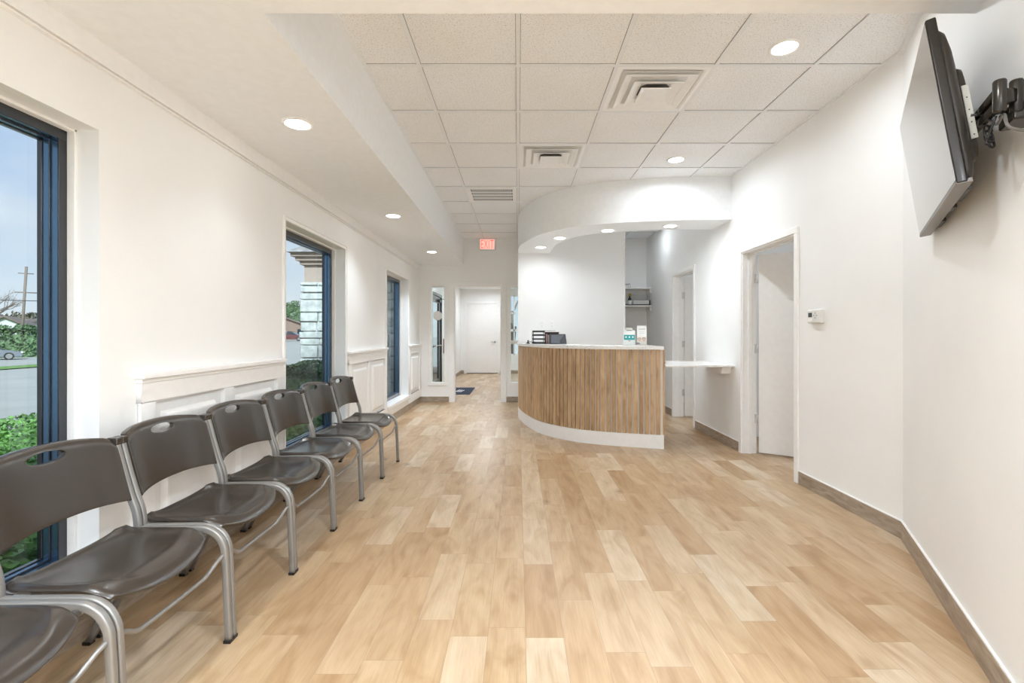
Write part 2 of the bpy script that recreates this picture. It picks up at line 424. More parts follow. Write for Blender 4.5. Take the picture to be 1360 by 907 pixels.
base_strip('baseboard_back_2', [(-.21, BY), (0, BY)], -1)
base_strip('baseboard_hall_left', [(LX, BY+.13), (LX, 9.38)], -1)
base_strip('baseboard_hall_left_2', [(LX, 10.82), (LX, 14.35)], -1)
base_strip('baseboard_hall_end', [(LX, 14.35), (-1.63, 14.35)], -1)
base_strip('baseboard_hall_end_2', [(-.53, 14.35), (2.2, 14.35)], -1)
base_strip('baseboard_behind_desk', [(1.603, 7.15), (.02, 7.15)], 1)

# ------------------------------------------------------------------ left windows
def window(n, y0, y1, x_in=LX, trim=True):
    r = sroot('window_%d' % n)
    fx1, fx0 = x_in-.122, x_in-.205          # frame room side / outside
    gz0, gz1 = ZB+.03, ZT-.005
    w = .045
    bm = bmesh.new()
    for (a, b, c, e) in ((y0, y1, gz0, gz0+w), (y0, y1, gz1-w, gz1), (y0, y0+w, gz0+w, gz1-w), (y1-w, y1, gz0+w, gz1-w)):
        box(bm, fx0, fx1, a, b, c, e)
    s = .008                                # stepped inner stop
    for (a, b, c, e) in ((y0+w, y1-w, gz0+w, gz0+w+s), (y0+w, y1-w, gz1-w-s, gz1-w), (y0+w, y0+w+s, gz0+w+s, gz1-w-s), (y1-w-s, y1-w, gz0+w+s, gz1-w-s)):
        box(bm, fx0+.006, fx1-.030, a, b, c, e)
    s2 = .014
    for (a, b, c, e) in ((y0+w, y1-w, gz0+w+s, gz0+w+s2), (y0+w, y1-w, gz1-w-s2, gz1-w-s), (y0+w+s, y0+w+s2, gz0+w+s, gz1-w-s), (y1-w-s2, y1-w-s, gz0+w+s, gz1-w-s)):
        box(bm, fx0+.008, fx1-.055, a, b, c, e)
    link('window_frame', bm, FRAME, r, bevel=.002)
    bm = bmesh.new(); q = .0016  # thin strips coloured like sky reflected in the jambs
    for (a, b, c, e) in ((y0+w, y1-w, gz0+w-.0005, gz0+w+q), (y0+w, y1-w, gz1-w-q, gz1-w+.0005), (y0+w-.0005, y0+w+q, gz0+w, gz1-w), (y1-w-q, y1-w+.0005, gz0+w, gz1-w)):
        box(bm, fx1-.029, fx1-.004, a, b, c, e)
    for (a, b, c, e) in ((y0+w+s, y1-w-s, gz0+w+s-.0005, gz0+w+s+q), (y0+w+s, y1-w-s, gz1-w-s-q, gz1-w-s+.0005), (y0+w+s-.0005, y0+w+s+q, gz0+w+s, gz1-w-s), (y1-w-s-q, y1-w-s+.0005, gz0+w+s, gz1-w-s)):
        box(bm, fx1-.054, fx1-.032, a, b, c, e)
    link('frame_sky_tint', bm, SKYTINT, r)
    link('glass_pane', B((x_in-.1895, x_in-.1865, y0+w+s2-.008, y1-w-s2+.008, gz0+w+s2-.008, gz1-w-s2+.008)), GLASS, r)
    # white reveal liner and sill
    bm = B((x_in-.12, x_in+(.035 if trim else .0), y0-(.02 if trim else 0), y1+(.02 if trim else 0), ZB-.02, ZB+.03))
    link('window_sill', bm, TRIM, r, bevel=.004)
    bm = bmesh.new()
    q = .012
    for (a, b, c, e) in ((y0, y0+q, ZB+.03, ZT), (y1-q, y1, ZB+.03, ZT), (y0, y1, ZT-q, ZT)):
        box(bm, x_in-.122, x_in-.09, a, b, c, e)
    if trim:                                 # slim bead casing on the wall face
        tw, tt = .03, .012
        for (a, b, c, e) in ((y0-tw, y0, ZB+.03, ZT), (y1, y1+tw, ZB+.03, ZT), (y0-tw, y1+tw, ZT, ZT+tw)):
            box(bm, x_in, x_in+tt, a, b, c, e)
        for (a, b, c, e) in ((y0-tw-.006, y0-tw+.004, ZB+.03, ZT+tw), (y1+tw-.004, y1+tw+.006, ZB+.03, ZT+tw), (y0-tw, y1+tw, ZT+tw-.004, ZT+tw+.006)):
            box(bm, x_in, x_in+tt+.006, a, b, c, e)
    link('window_casing', bm, TRIM, r, bevel=.002)
    return r
window(1, *wins[0], trim=False); window(2, *wins[1]); window(3, *wins[2]); window(4, -1.9, -.4, trim=False)
# big unseen window added behind the camera for daylight fill
r = sroot('window_5')
bm = bmesh.new()
for (a, b, c, e) in ((-1.5, 2.5, .1, .15), (-1.5, 2.5, 2.31, 2.36), (-1.5, -1.45, .15, 2.31), (2.45, 2.5, .15, 2.31), (.475, .525, .15, 2.31)):
    box(bm, a, b, FRY-.11, FRY-.03, c, e)
link('window_frame', bm, FRAME, r, bevel=.002)
link('glass_pane', B((-1.455, 2.455, FRY-.07, FRY-.067, .145, 2.315)), GLASS, r)

# picture-rail bead and flat band under the left soffit
bm = B((LX, LX+.012, FRY, BY, 2.318, SZ), (LX, LX+.022, FRY, BY, 2.300, 2.318), (LX, LX+.016, FRY, BY, 2.286, 2.296))
struct('trim_2', bm, TRIM, bevel=.002)

# ------------------------------------------------------------------ wainscot between the windows
def wainscot(n, y0, y1, np_):
    r = sroot('trim_%d' % n)
    x = LX
    link('chair_rail', B((x, x+.052, y0-.02, y1, .995, 1.02), (x, x+.034, y0-.008, y1, .975, .995)), TRIM, r, bevel=.004)
    bm = bmesh.new(); T = .026; sw = .085
    box(bm, x, x+T, y0, y1, .885, .975)            # top rail
    box(bm, x, x+T, y0, y1, .106, .235)            # bottom rail
    box(bm, x, x+T, y0, y0+sw, .235, .885); box(bm, x, x+T, y1-sw, y1, .235, .885)
    iw = (y1-y0-sw*(np_+1))/np_
    for k in range(1, np_):
        a = y0+sw+iw*k+sw*(k-1); box(bm, x, x+T, a, a+sw, .235, .885)
    bmesh.ops.remove_doubles(bm, verts=bm.verts, dist=1e-5)
    link('wainscot_frame', bm, TRIM, r, bevel=.0025)
    for k in range(np_):
        a = y0+sw+(iw+sw)*k; b = a+iw; m = .075
        bm = bmesh.new()
        def ring(o, xx): return [bm.verts.new((xx, yy, zz)) for yy, zz in ((a+o, .235+o), (b-o, .235+o), (b-o, .885-o), (a+o, .885-o))]
        r0, r1, r2, r3 = ring(0, x+.002), ring(m*.75, x+.003), ring(m, x+.026), ring(m+.01, x+.028)
        for p, q in ((r0, r1), (r1, r2), (r2, r3)):
            for i in range(4): bm.faces.new((p[i], p[(i+1) % 4], q[(i+1) % 4], q[i]))
        bm.faces.new(r3)
        link('raised_panel', bm, TRIM, r)
wainscot(3, 2.15, 3.45, 2); wainscot(4, 4.79, 6.17, 2); wainscot(5, 7.49, BY-.01, 1)
wainscot(6, -.33, .68, 1)
# boards under the windows
struct('trim_7', B((LX, LX+.015, wins[1][0]-.03, wins[1][1]+.03, .106, ZB-.02), (LX, LX+.015, wins[2][0]-.03, wins[2][1]+.03, .106, ZB-.02)), TRIM)

# ------------------------------------------------------------------ back partition: casings, sidelights
bm = bmesh.new()
y = BY
for (x0, x1, z0, z1) in ((-1.205, -1.12, 0, 2.04), (-.29, -.205, 0, 2.04), (-1.205, -.205, 2.04, 2.10)):
    box(bm, x0, x1, y-.02, y, z0, z1)
for (x0, x1, z0, z1) in ((-1.12, -1.105, 0, 2.025), (-.305, -.29, 0, 2.025), (-1.12, -.29, 2.025, 2.04)):
    box(bm, x0, x1, y-.005, y+.135, z0, z1)
struct('trim_8', bm, TRIM, bevel=.003)
def sidelight(n, x0, x1, xl, xr, midrail):
    r = sroot('window_%d' % n)
    bm = bmesh.new(); z0, z1 = .345, 2.02
    for (a, b, c, e) in ((x0-.045, x0, z0-.0, z1), (x1, x1+.045, z0, z1), (x0-.045, x1+.045, z1, z1+.045), (x0-.055, x1+.055, z0-.05, z0)):
        a = max(a, xl); b = min(b, xr)
        if b > a: box(bm, a, b, BY-.016, BY, c, e)
    if midrail: box(bm, x0, min(x1, xr), BY+.02, BY+.06, 1.02, 1.08); 
    link('window_casing', bm, TRIM, r, bevel=.003)
    link('glass_pane', B((x0, x1, BY+.04, BY+.044, z0, z1)), GLASS, r)
sidelight(6, -1.515, -1.29, -1.7, -1.21, False)
sidelight(7, -.125, .08, -.2, -.001, True)

# interior doors: casing + slab
def side_door(n, y0, y1, zt, ang, hinges=(.35, 1.05, 1.75)):
    r = sroot('door_%d' % n)
    bm = bmesh.new(); cw = .05
    for xs in ((RX-.016, RX), (RX+.13, RX+.146)):
        for (a, b, c, e) in ((y0-cw, y0, 0, zt), (y1, y1+cw, 0, zt), (y0-cw, y1+cw, zt, zt+cw)):
            box(bm, xs[0], xs[1], a, b, c, e)
    for (a, b, c, e) in ((y0, y0+.015, 0, zt-.015), (y1-.015, y1, 0, zt-.015), (y0, y1, zt-.015, zt)):
        box(bm, RX-.004, RX+.134, a, b, c, e)
    for (a, b, c, e) in ((y0+.015, y0+.027, 0, zt-.027), (y1-.027, y1-.015, 0, zt-.027), (y0+.015, y1-.015, zt-.027, zt-.015)):
        box(bm, RX+.05, RX+.085, a, b, c, e)
    link('door_casing', bm, TRIM, r, bevel=.003)
    L_ = y1-y0-.04
    M = Matrix.Translation((RX+.155, y1-.02, 0)) @ Matrix.Rotation(ang, 4, 'Z')
    bm = bmesh.new(); box(bm, 0, .04, -L_, 0, .012, zt-.02, M=M)
    slab = link('door_slab', bm, DOORM, r, bevel=.003)
    for hz in hinges:
        bm = bmesh.new(); cyl(bm, .007, hz-.045, hz+.045, 10, M=Matrix.Translation((RX+.145, y1-.016, 0)))
        box(bm, RX+.115, RX+.145, y1-.0165, y1-.0135, hz-.045, hz+.045)
        link('hinge', bm, HINGE, slab)
    bm = bmesh.new()
    Mk = M @ Matrix.Translation((0, -L_+.06, .95)) @ Matrix.Rotation(R(-90), 4, 'Y')
    lathe(bm, [(0, .05), (.018, .05), (.026, .04), (.02, .025), (.01, .02), (.01, .006), (.03, .005), (.03, 0)], 20, Mk)
    link('door_knob', bm, CHROME, slab)
side_door(1, 3.87, 4.79, 2.01, R(56))
side_door(2, 6.10, 6.90, 2.03, R(88))
# far hall door
r = sroot('door_3')
bm = bmesh.new(); dx0, dx1, dz = -1.545, -.605, 2.10
for (a, b, c, e) in ((dx0-.06, dx0, 0, dz), (dx1, dx1+.06, 0, dz), (dx0-.06, dx1+.06, dz, dz+.06)): box(bm, a, b, 14.33, 14.35, c, e)
link('door_casing', bm, TRIM, r, bevel=.003)
s = link('door_slab', B((dx0+.006, dx1-.006, 14.338, 14.349, .02, dz-.008)), DOORM, r, bevel=.002)
bm = bmesh.new()
M = Matrix.Translation((dx1-.09, 14.338, .95)) @ Matrix.Rotation(R(90), 4, 'X')
lathe(bm, [(0, .012), (.032, .010), (.034, 0)], 20, M); cyl(bm, .011, 0, .05, 12, M)
box(bm, dx1-.21, dx1-.08, 14.284, 14.30, .94, .96)
link('door_lever', bm, CHROME, s, bevel=.002)
link('door_sweep_gap', B((dx0+.006, dx1-.006, 14.34, 14.349, .002, .018)), BLACK, r)
# storefront entrance door in the hall's left wall
r = sroot('door_4')
y0, y1 = vdoor; X = LX
bm = bmesh.new()
for (a, b, c, e) in ((y0, y0+.06, 0, 2.055), (y1-.06, y1, 0, 2.055), (y0+.06, y1-.06, 2.0, 2.055)): box(bm, X-.065, X+.012, a, b, c, e)
link('door_frame', bm, FRAME, r, bevel=.003)
bm = bmesh.new()
for (a, b, c, e) in ((y0+.065, y0+.28, .01, 1.995), (y1-.30, y1-.065, .01, 1.995), (y0+.28, y1-.30, .01, .22), (y0+.28, y1-.30, 1.86, 1.995)): box(bm, X-.052, X-.014, a, b, c, e)
s = link('door_leaf', bm, FRAME, r, bevel=.003)
link('glass_pane', B((X-.035, X-.032, y0+.28, y1-.30, .22, 1.86)), GLASS, s)
bm = bmesh.new(); sweep(bm, smooth_path([(X-.014, y0+.26, .93), (X+.03, y0+.27, .94), (X+.04, y0+.6, .95), (X+.03, y1-.27, .94), (X-.014, y1-.26, .93)], 6), csec(.013))
link('push_bar', bm, CHROME, s)
bm = B((X-.014, X+.03, y1-.45, y1-.2, 1.88, 1.94)); box(bm, X+.0, X+.02, y1-.3, y1-.27, 1.93, 1.95); box(bm, X-.02, X+.22, y1-.30, y1-.27, 1.945, 1.955)
link('door_closer', bm, DARKG, s, bevel=.004)
# far hall window with muntins
r = sroot('window_8')
bm = bmesh.new(); x0, x1, z0, z1 = -.36, .62, .55, 2.36
for (a, b, c, e) in ((x0, x0+.04, z0, z1), (x1-.04, x1, z0, z1), (x0, x1, z0, z0+.04), (x0, x1, z1-.04, z1), (-.135, -.10, z0, z1), (.10, .13, z0, z1), (.34, .37, z0, z1), (x0, x1, 1.26, 1.33), (x0, x1, 1.80, 1.83)):
    box(bm, a, b, 14.36, 14.42, c, e)
link('window_frame', bm, TRIM, r); link('glass_pane', B((x0, x1, 14.40, 14.403, z0, z1)), GLASS, r)
# small things in the hall
def floor_mat():
    t = thing('door_mat', 'dark navy door mat with white logo on the hall floor', 'mat', (-1.32, 9.98, 0))
    bm = B((-.36, .37, -.59, .59, 0, .008)); link('mat_pile', bm, NAVY, t, bevel=.003)
    bm = bmesh.new()
    for k, (a, b) in enumerate(((.02, .05), (.07, .10), (.12, .15))):
        prism(bm, [(a, -.22), (b, -.22), (b+.05, .16-.04*k), (a+.05, .16-.04*k)], .008, .0095)
    prism(bm, [(-.16, -.2), (-.03, -.2), (-.02, -.13), (-.15, -.13)], .008, .0095)
    prism(bm, [(-.13, -.02), (-.0, -.02), (.01, .05), (-.12, .05)], .008, .0095)
    link('mat_logo', bm, PAPER, t)
floor_mat()
def tilted(x, y, z, nx): return Matrix.Translation((x, y, z))
bm = bmesh.new(); cyl(bm, .08, 0, .004, 40, M=Matrix.Translation((-1.41, BY+.038, 1.515)) @ Matrix.Rotation(R(90), 4, 'X'))
tag(link('round_sign', bm, PAPER), 'plain white round sign stuck on the narrow window left of the opening', 'sign')
tag(link('wall_plaque', B((LX, LX+.02, 10.98, 11.14, .75, 1.08)), MAROON, bevel=.003), 'narrow dark red upright plaque on hall wall beside the glass door', 'plaque')
t = thing('light_switch', 'small light switch on hall end wall right of the white door', 'switch', (-.47, 14.35, 1.50))
link('switch_plate', B((-.035, .035, -.006, 0, -.06, .06)), TRIM, t, bevel=.002); link('switch_rocker', B((-.014, .014, -.012, -.006, -.03, .03)), GREYP, t, bevel=.002)
t = thing('ceiling_sprinkler', 'small ceiling sprinkler hanging in the hall opening', 'sprinkler', (-.52, 11.2, 2.53))
bm = bmesh.new(); lathe(bm, [(0, 0), (.05, 0), (.045, -.008), (.012, -.012), (.012, -.05), (0, -.05)], 20); link('sprinkler_body', bm, CHROME, t)
bm = bmesh.new(); cyl(bm, .03, -.085, -.08, 16); cyl(bm, .004, -.08, -.05, 8, cx=.012); cyl(bm, .004, -.08, -.05, 8, cx=-.012); link('deflector', bm, DARKG, t)

# ------------------------------------------------------------------ exit sign
t = thing('exit_sign', 'red lit EXIT sign high on the back wall below the ceiling', 'exit sign', (-.535, BY, 2.755))
link('sign_housing', B((-.145, .145, -.045, 0, -.10, .095)), CLEAR, t, bevel=.008)
link('sign_face', B((-.125, .125, -.05, -.044, -.085, .085)), EXITW, t, bevel=.003)
cu = bpy.data.curves.new('exit_text', 'FONT'); cu.body = 'EXIT'; cu.size = .19; cu.extrude = .002; cu.align_x = 'CENTER'; cu.align_y = 'CENTER'; cu.offset = -.002; cu.space_character = 1.12
tmp = bpy.data.objects.new('tmp_text', cu); C.objects.link(tmp); bpy.context.view_layer.update()
me = bpy.data.meshes.new_from_object(tmp.evaluated_get(bpy.context.evaluated_depsgraph_get())); bpy.data.objects.remove(tmp); bpy.data.curves.remove(cu)
me.materials.clear(); me.materials.append(EXITR)
xs = [v.co.x for v in me.vertices]; zs = [v.co.y for v in me.vertices]
sc = .215/(max(xs)-min(xs)); scz = .14/(max(zs)-min(zs)); cx = (max(xs)+min(xs))/2; cz = (max(zs)+min(zs))/2
for v in me.vertices: v.co = Vector(((v.co.x-cx)*sc, -.0515-v.co.z*.5, (v.co.y-cz)*scz))
o = bpy.data.objects.new('exit_letters', me); C.objects.link(o); o.parent = t

# ------------------------------------------------------------------ recessed lights
def make_light(label, loc, group=None):
    t = thing('recessed_ceiling_light', label, 'ceiling light', loc, 0, group)
    bm = bmesh.new(); lathe(bm, [(.066, -.0005), (.068, -.006), (.078, -.007), (.086, -.004), (.087, 0)], 40)
    link('trim_ring', bm, TRIM, t, smooth=True)
    bm = bmesh.new(); cyl(bm, .0665, -.0045, -.0005, 40); link('lamp_lens', bm, LENS, t)
    return t
POW = 8
spots = [
 ((-1.26, 2.73, SZ), 'recessed light in the left plaster drop, nearest of the three', .15),
 ((-1.27, 4.86, SZ), 'recessed light in the left plaster drop, middle of the three', .42),
 ((-1.265, 7.0, SZ), 'recessed light in the left plaster drop, farthest of the three', 1.2),
 ((1.545, 2.766, CZ), 'recessed light in the tiled ceiling nearest the television', .8),
 ((1.507, 4.55, CZ), 'recessed light in the tiled ceiling above the curved front desk', 1.1),
 ((.319, 6.62, SZ), 'leftmost recessed light under the curved drop over the desk', .42),
 ((.525, 5.99, SZ), 'second light from left under the curved drop over the desk', .42),
 ((1.042, 5.553, SZ), 'third light from left under the curved drop over the desk', .42),
 ((1.695, 5.32, SZ), 'rightmost recessed light under the curved drop over the desk', .42),
]
l0 = None; LIGHTS = []
for loc, lab, w in spots:
    if l0 is None: l0 = make_light(lab, loc)
    else: dup(l0, loc, 0, lab)
    LIGHTS.append((loc, w))
for loc in ((-1.26, .6, SZ), (-1.26, -1.5, SZ), (.3, .9, SZ), (.3, -1.0, SZ), (1.9, -1.0, SZ), (.3, -2.1, SZ)):  # unseen lamps added behind the camera as fill
    dup(l0, loc, 0, 'added fill light in the plaster ceiling drop behind the camera', 'added fill lights behind the camera'); LIGHTS.append((loc, .8 if loc[1] == .6 else 2.2 if loc[1] == .9 else 6.0))
for loc in ((-.8, 9.5, 2.53), (-.8, 11.6, 2.53), (-.8, 13.4, 2.53), (1.2, 11, 2.53)):
    dup(l0, loc, 0, 'recessed light in the plaster ceiling of the hall', 'hall lights'); LIGHTS.append((loc, 1.5))
for loc in ((1.9, 7.25, CZ),):  # lamp out of view, added to lift the alcove's brightness
    dup(l0, loc, 0, 'hidden recessed light added to brighten the alcove behind the desk'); LIGHTS.append((loc, .38))
for loc in ((3.5, 4.2, 2.6), (3.5, 6.9, 2.6)):
    dup(l0, loc, 0, 'recessed light in the ceiling of a side room', 'side room lights'); LIGHTS.append((loc, 1.2))
for loc, w in LIGHTS:
    ld = bpy.data.lights.new('downlight', 'AREA'); ld.shape = 'DISK'; ld.size = .13; ld.energy = POW*w; ld.color = (.84, .922, 1.); ld.spread = R(100) if abs(loc[0]+1.26) < .02 and loc[1] > 0 else R(170)
    lo = bpy.data.objects.new('downlight', ld); C.objects.link(lo); lo.location = (loc[0], loc[1], loc[2]-.008)

# ------------------------------------------------------------------ ceiling diffusers and grille
def diffuser(label, cx, cy, k=1.0):
    t = thing('ceiling_diffuser', label, 'air vent', (cx, cy, CZ))
    bm = bmesh.new()
    def ring(bm, prof, close=False):
        rs = [[bm.verts.new((sx*a, sy*a, z)) for sx, sy in ((-1, -1), (1, -1), (1, 1), (-1, 1))] for a, z in prof]
        for p, q in zip(rs, rs[1:]):
            for i in range(4): bm.faces.new((p[i], p[(i+1) % 4], q[(i+1) % 4], q[i]))
        if close: bm.faces.new(rs[-1])
    ring(bm, [(.293, -.007), (.270, -.009), (.255, -.004), (.245, .012), (.238, .0135)])
    link('diffuser_frame', bm, VENTM, t)
    bm = bmesh.new(); ring(bm, [(.25, -.0065), (.12, -.0066)], True); link('duct_opening', bm, VENTI, t, recalc=False)
    bm = bmesh.new(); cyl(bm, .11, -.0085, -.0068, 32); link('duct_throat', bm, VENTD, t)
    for i, (a, z) in enumerate(((.228, -.022), (.160, -.032), (.096, -.042))):
        bm = bmesh.new()
        w = .060 if i < 2 else .03
        if i < 2: ring(bm, [(a-w, z+.020), (a-.012, z+.004), (a, z), (a+.004, z+.002), (a-.010, z+.009), (a-w, z+.023)])
        else: ring(bm, [(a+.004, z+.006), (a, z), (a-.02, z+.006), (a-.035, z+.006)], True)
        link('louvre_cone', bm, VENTM, t)
    return t
diffuser('white square stepped ceiling vent, the larger one nearer the camera', .915, 3.249)
diffuser('white square stepped ceiling vent, the smaller one farther from camera', .305, 4.469)
t = thing('return_grille', 'white framed slotted return air grille in the tiled ceiling', 'air vent', (-.305, 5.689, CZ))
bm = bmesh.new()
for (a, b, c, e) in ((-.29, .29, -.29, -.235), (-.29, .29, .235, .29), (-.29, -.24, -.235, .235), (.24, .29, -.235, .235)): box(bm, a, b, c, e, -.012, -.005)
link('grille_frame', bm, TRIM, t, bevel=.002)
link('duct_opening', B((-.24, .24, -.235, .235, -.0065, -.0055)), VENTD, t)
bm = bmesh.new()
for k in range(1, 4): y = -.235+.47*k/4; box(bm, -.24, .24, y-.014, y+.014, -.012, -.007)
for k in range(1, 30): x = -.24+.48*k/30; box(bm, x-.0035, x+.0035, -.235, .235, -.011, -.007)
link('grille_slats', bm, GRIDM, t)

# ------------------------------------------------------------------ reception desk
desk = thing('reception_desk', 'curved reception desk with vertical wood slats and white plinth', 'reception desk', (0, 0, 0))
front = [(0.004, 7.12, 0), (.012, 6.75, 0), (.115, 6.2, 0), (.30, 5.68, 0), (.63, 5.30, 0), (1.02, 5.105, 0), (1.515, 4.955, 0)]
fp = smooth_path(front, 24)
def resample(pts, step):
    out = [pts[0].copy()]; acc = 0
    for a, b in zip(pts, pts[1:]):
        L_ = (b-a).length
        while acc+L_ >= step:
            tt = (step-acc)/L_; a = a.lerp(b, tt); out.append(a.copy()); L_ = (b-a).length; acc = 0
        acc += L_
    return out
def offset(pts, dist):
    out = []
    for i, p in enumerate(pts):
        t_ = (pts[min(i+1, len(pts)-1)]-pts[max(i-1, 0)]).normalized(); n = Vector((t_.y, -t_.x, 0))
        # outward = away from desk interior (towards -x/-y)
        if n.dot(Vector((-1, -1, 0))) < 0: n = -n
        out.append(p+n*dist)
    return out
fine = resample(fp, .04)+[fp[-1]]
def band(o0, o1, z0, z1):
    bm = bmesh.new(); A = offset(fine, o0); Bq = offset(fine, o1)
    prism(bm, [(p.x, p.y) for p in A]+[(min(p.x, 1.512), min(p.y, 7.148)) for p in Bq[::-1]], z0, z1)
    return bm
def smoothsides(o):
    for pl in o.data.polygons: pl.use_smooth = abs(pl.normal.z) < .5
    o.modifiers.new('es', 'EDGE_SPLIT').split_angle = R(35)
o = link('plinth', band(0, -.10, 0, .143), mat('white_plinth', (.86, .86, .85), .35), desk); smoothsides(o)
o = link('desk_body', band(-.022, -.10, .143, 1.03), SLATBACK, desk); smoothsides(o)
o = link('countertop', band(.012, -.50, 1.032, 1.066), QUARTZ, desk); smoothsides(o)
link('work_surface', band(-.10, -.62, .72, .745), QUARTZ, desk)
pitch = .0572
cen = resample(fp, pitch/2)[1::2]
slat_me = None
for i, p in enumerate(cen):
    j = min(range(len(fp)), key=lambda k: (fp[k]-p).length)
    t_ = (fp[min(j+1, len(fp)-1)]-fp[max(j-1, 0)]).normalized()
    if slat_me is None:
        bm = B((-.0210, .0210, -.0, .019, .145, 1.03)); s = link('slat', bm, SLAT, desk); 
        bvl = bmesh.new(); bvl.from_mesh(s.data); bmesh.ops.bevel(bvl, geom=[e for e in bvl.edges if abs((e.verts[0].co-e.verts[1].co).z) > .5], offset=.0025, segments=1, affect='EDGES'); bvl.to_mesh(s.data); bvl.free()
        slat_me = s.data
    else:
        s = bpy.data.objects.new('slat', slat_me); C.objects.link(s); s.parent = desk
    n = Vector((t_.y, -t_.x, 0));
    if n.dot(Vector((-1, -1, 0))) < 0: n = -n
    s.location = p-n*.022
    s.rotation_euler = (0, 0, math.atan2(n.y, n.x)-R(90))
# wood end post closing the slatted front
link('end_panel', B((1.512, 1.53, 4.965, 5.05, .143, 1.03)), SLAT, desk, bevel=.002)

# lower ledge between desk and right wall
t = thing('transaction_ledge', 'white wall ledge bridging the desk end and the right wall', 'ledge', (0, 0, 0))
link('ledge_top', B((1.532, RX-.001, 4.95, 5.72, .852, .872)), QUARTZ, t, bevel=.003)
bm = bmesh.new()
M = Matrix(((0, 0, 1, 0), (0, 1, 0, 0), (1, 0, 0, 0), (0, 0, 0, 1)))   # x<->z
vs = [(5.02, .852), (5.62, .852), (5.62, .835), (5.10, .775), (5.06, .775)]
a = [bm.verts.new((RX-.10, y_, z_)) for y_, z_ in vs]; b = [bm.verts.new((RX-.001, y_, z_)) for y_, z_ in vs]
bm.faces.new(a); bm.faces.new(b[::-1])
for i in range(5): bm.faces.new((a[i], a[(i+1) % 5], b[(i+1) % 5], b[i]))
link('support_bracket', bm, TRIM, t, bevel=.003)
t = thing('pen', 'red pen lying on the white ledge beside the desk', 'pen', (1.60, 5.32, .877), R(-52))
bm = bmesh.new(); Mx = Matrix.Rotation(R(90), 4, 'Y'); cyl(bm, .006, -.06, .045, 12, M=Mx); cyl(bm, .006, .045, .062, 12, M=Mx, r2=.001); link('pen_barrel', bm, REDM, t)
link('pen_clip', B((-.06, -.02, -.0015, .0015, .006, .0085)), DARKG, t)

# ------------------------------------------------------------------ things on the countertop
CT = 1.066
def wire(bm, pts, r=.002): sweep(bm, [Vector(p) for p in pts], csec(r, 6), up=Vector((.13, .31, .94)))
t = thing('letter_tray', 'black wire letter tray with three tiers on the desk top', 'tray', (.27, 6.28, CT), R(5))
bm = bmesh.new()
for sx in (-.075, .075):
    for sy in (-.06, .06): box(bm, sx-.004, sx+.004, sy-.004, sy+.004, 0, .155)
for z in (.004, .055, .105, .152):
    box(bm, -.075, .075, -.06, .06, z-.0015, z+.0015)
    for q in (-.06, .06): box(bm, -.075, .075, q-.003, q+.003, z, z+.018)
link('tray_rack', bm, BLACK, t)
link('tray_lid', B((-.078, .215, -.06, .065, .1702, .1735)), DARKG, t)
for z, m_, w in ((.006, GREYP, .055), (.057, PAPER, .06), (.107, DARKG, .055)):
    bm = B((-w, w, -.062, .05, z, z+.02)); link('papers', bm, m_, t, bevel=.002)
t = thing('file_organizer', 'wooden magazine organizer with red folders behind the black stand', 'organizer', (.405, 6.28, CT), 0)
bm = B((-.05, .13, -.05, .06, 0, .01), (-.05, -.044, -.05, .06, .01, .14), (.124, .13, -.05, .06, .01, .15), (-.05, .13, .054, .06, .01, .15), (-.05, .13, -.055, .065, .150, .155))
link('organizer_box', bm, mat('brown_organizer', (.14, .08, .06), .5), t, bevel=.001)
for k, (m_, h) in enumerate(((BRASSR, .12), (PAPER, .13), (MAROON, .11), (PAPER, .12), (BRASSR, .13))):
    bm = B((-.042+k*.012, -.036+k*.012, -.045, .05, .01, h)); link('folder', bm, m_, t)
t = thing('point_of_sale_stand', 'dark grey wedge shaped screen stand on the desk top', 'screen', (.505, 6.15, CT), 0)
bm = bmesh.new()
def wedge(z, x0, x1, y0, y1): return [bm.verts.new(p) for p in ((x0, y0, z), (x1, y0, z), (x1, y1, z), (x0, y1, z))]
a = wedge(0, -.10, .12, -.05, .06); b = wedge(.128, -.095, .105, -.015, .03)
bm.faces.new(a[::-1]); bm.faces.new(b)
for i in range(4): bm.faces.new((a[i], a[(i+1) % 4], b[(i+1) % 4], b[i]))
link('stand_body', bm, DARKG, t, bevel=.004)
bm = bmesh.new(); vs = [bm.verts.new(p) for p in ((-.08, -.0485, .012), (.03, -.0485, .012), (.03, -.0405, .05), (.085, -.0225, .115), (-.08, -.0225, .115))]
bm.faces.new(vs); e = bmesh.ops.extrude_face_region(bm, geom=bm.faces[:]); bmesh.ops.translate(bm, verts=[v for v in e['geom'] if isinstance(v, bmesh.types.BMVert)], vec=(0, -.004, -.001))
link('stand_panel', bm, mat('slate_panel', (.12, .13, .15), .3), t)
t = thing('pen_holder', 'small black pen stand with a pen at far left of the desk top', 'pen stand', (.135, 6.42, CT), R(10))
bm = bmesh.new(); lathe(bm, [(0, 0), (.026, 0), (.024, .01), (.010, .018), (.008, .045), (0, .048)], 20); link('stand_base', bm, BLACK, t)
bm = bmesh.new(); sweep(bm, [Vector((0, 0, .035)), Vector((.05, 0, .02)), Vector((.10, 0, .025))], csec(.004, 8)); link('pen_arm', bm, BLACK, t)

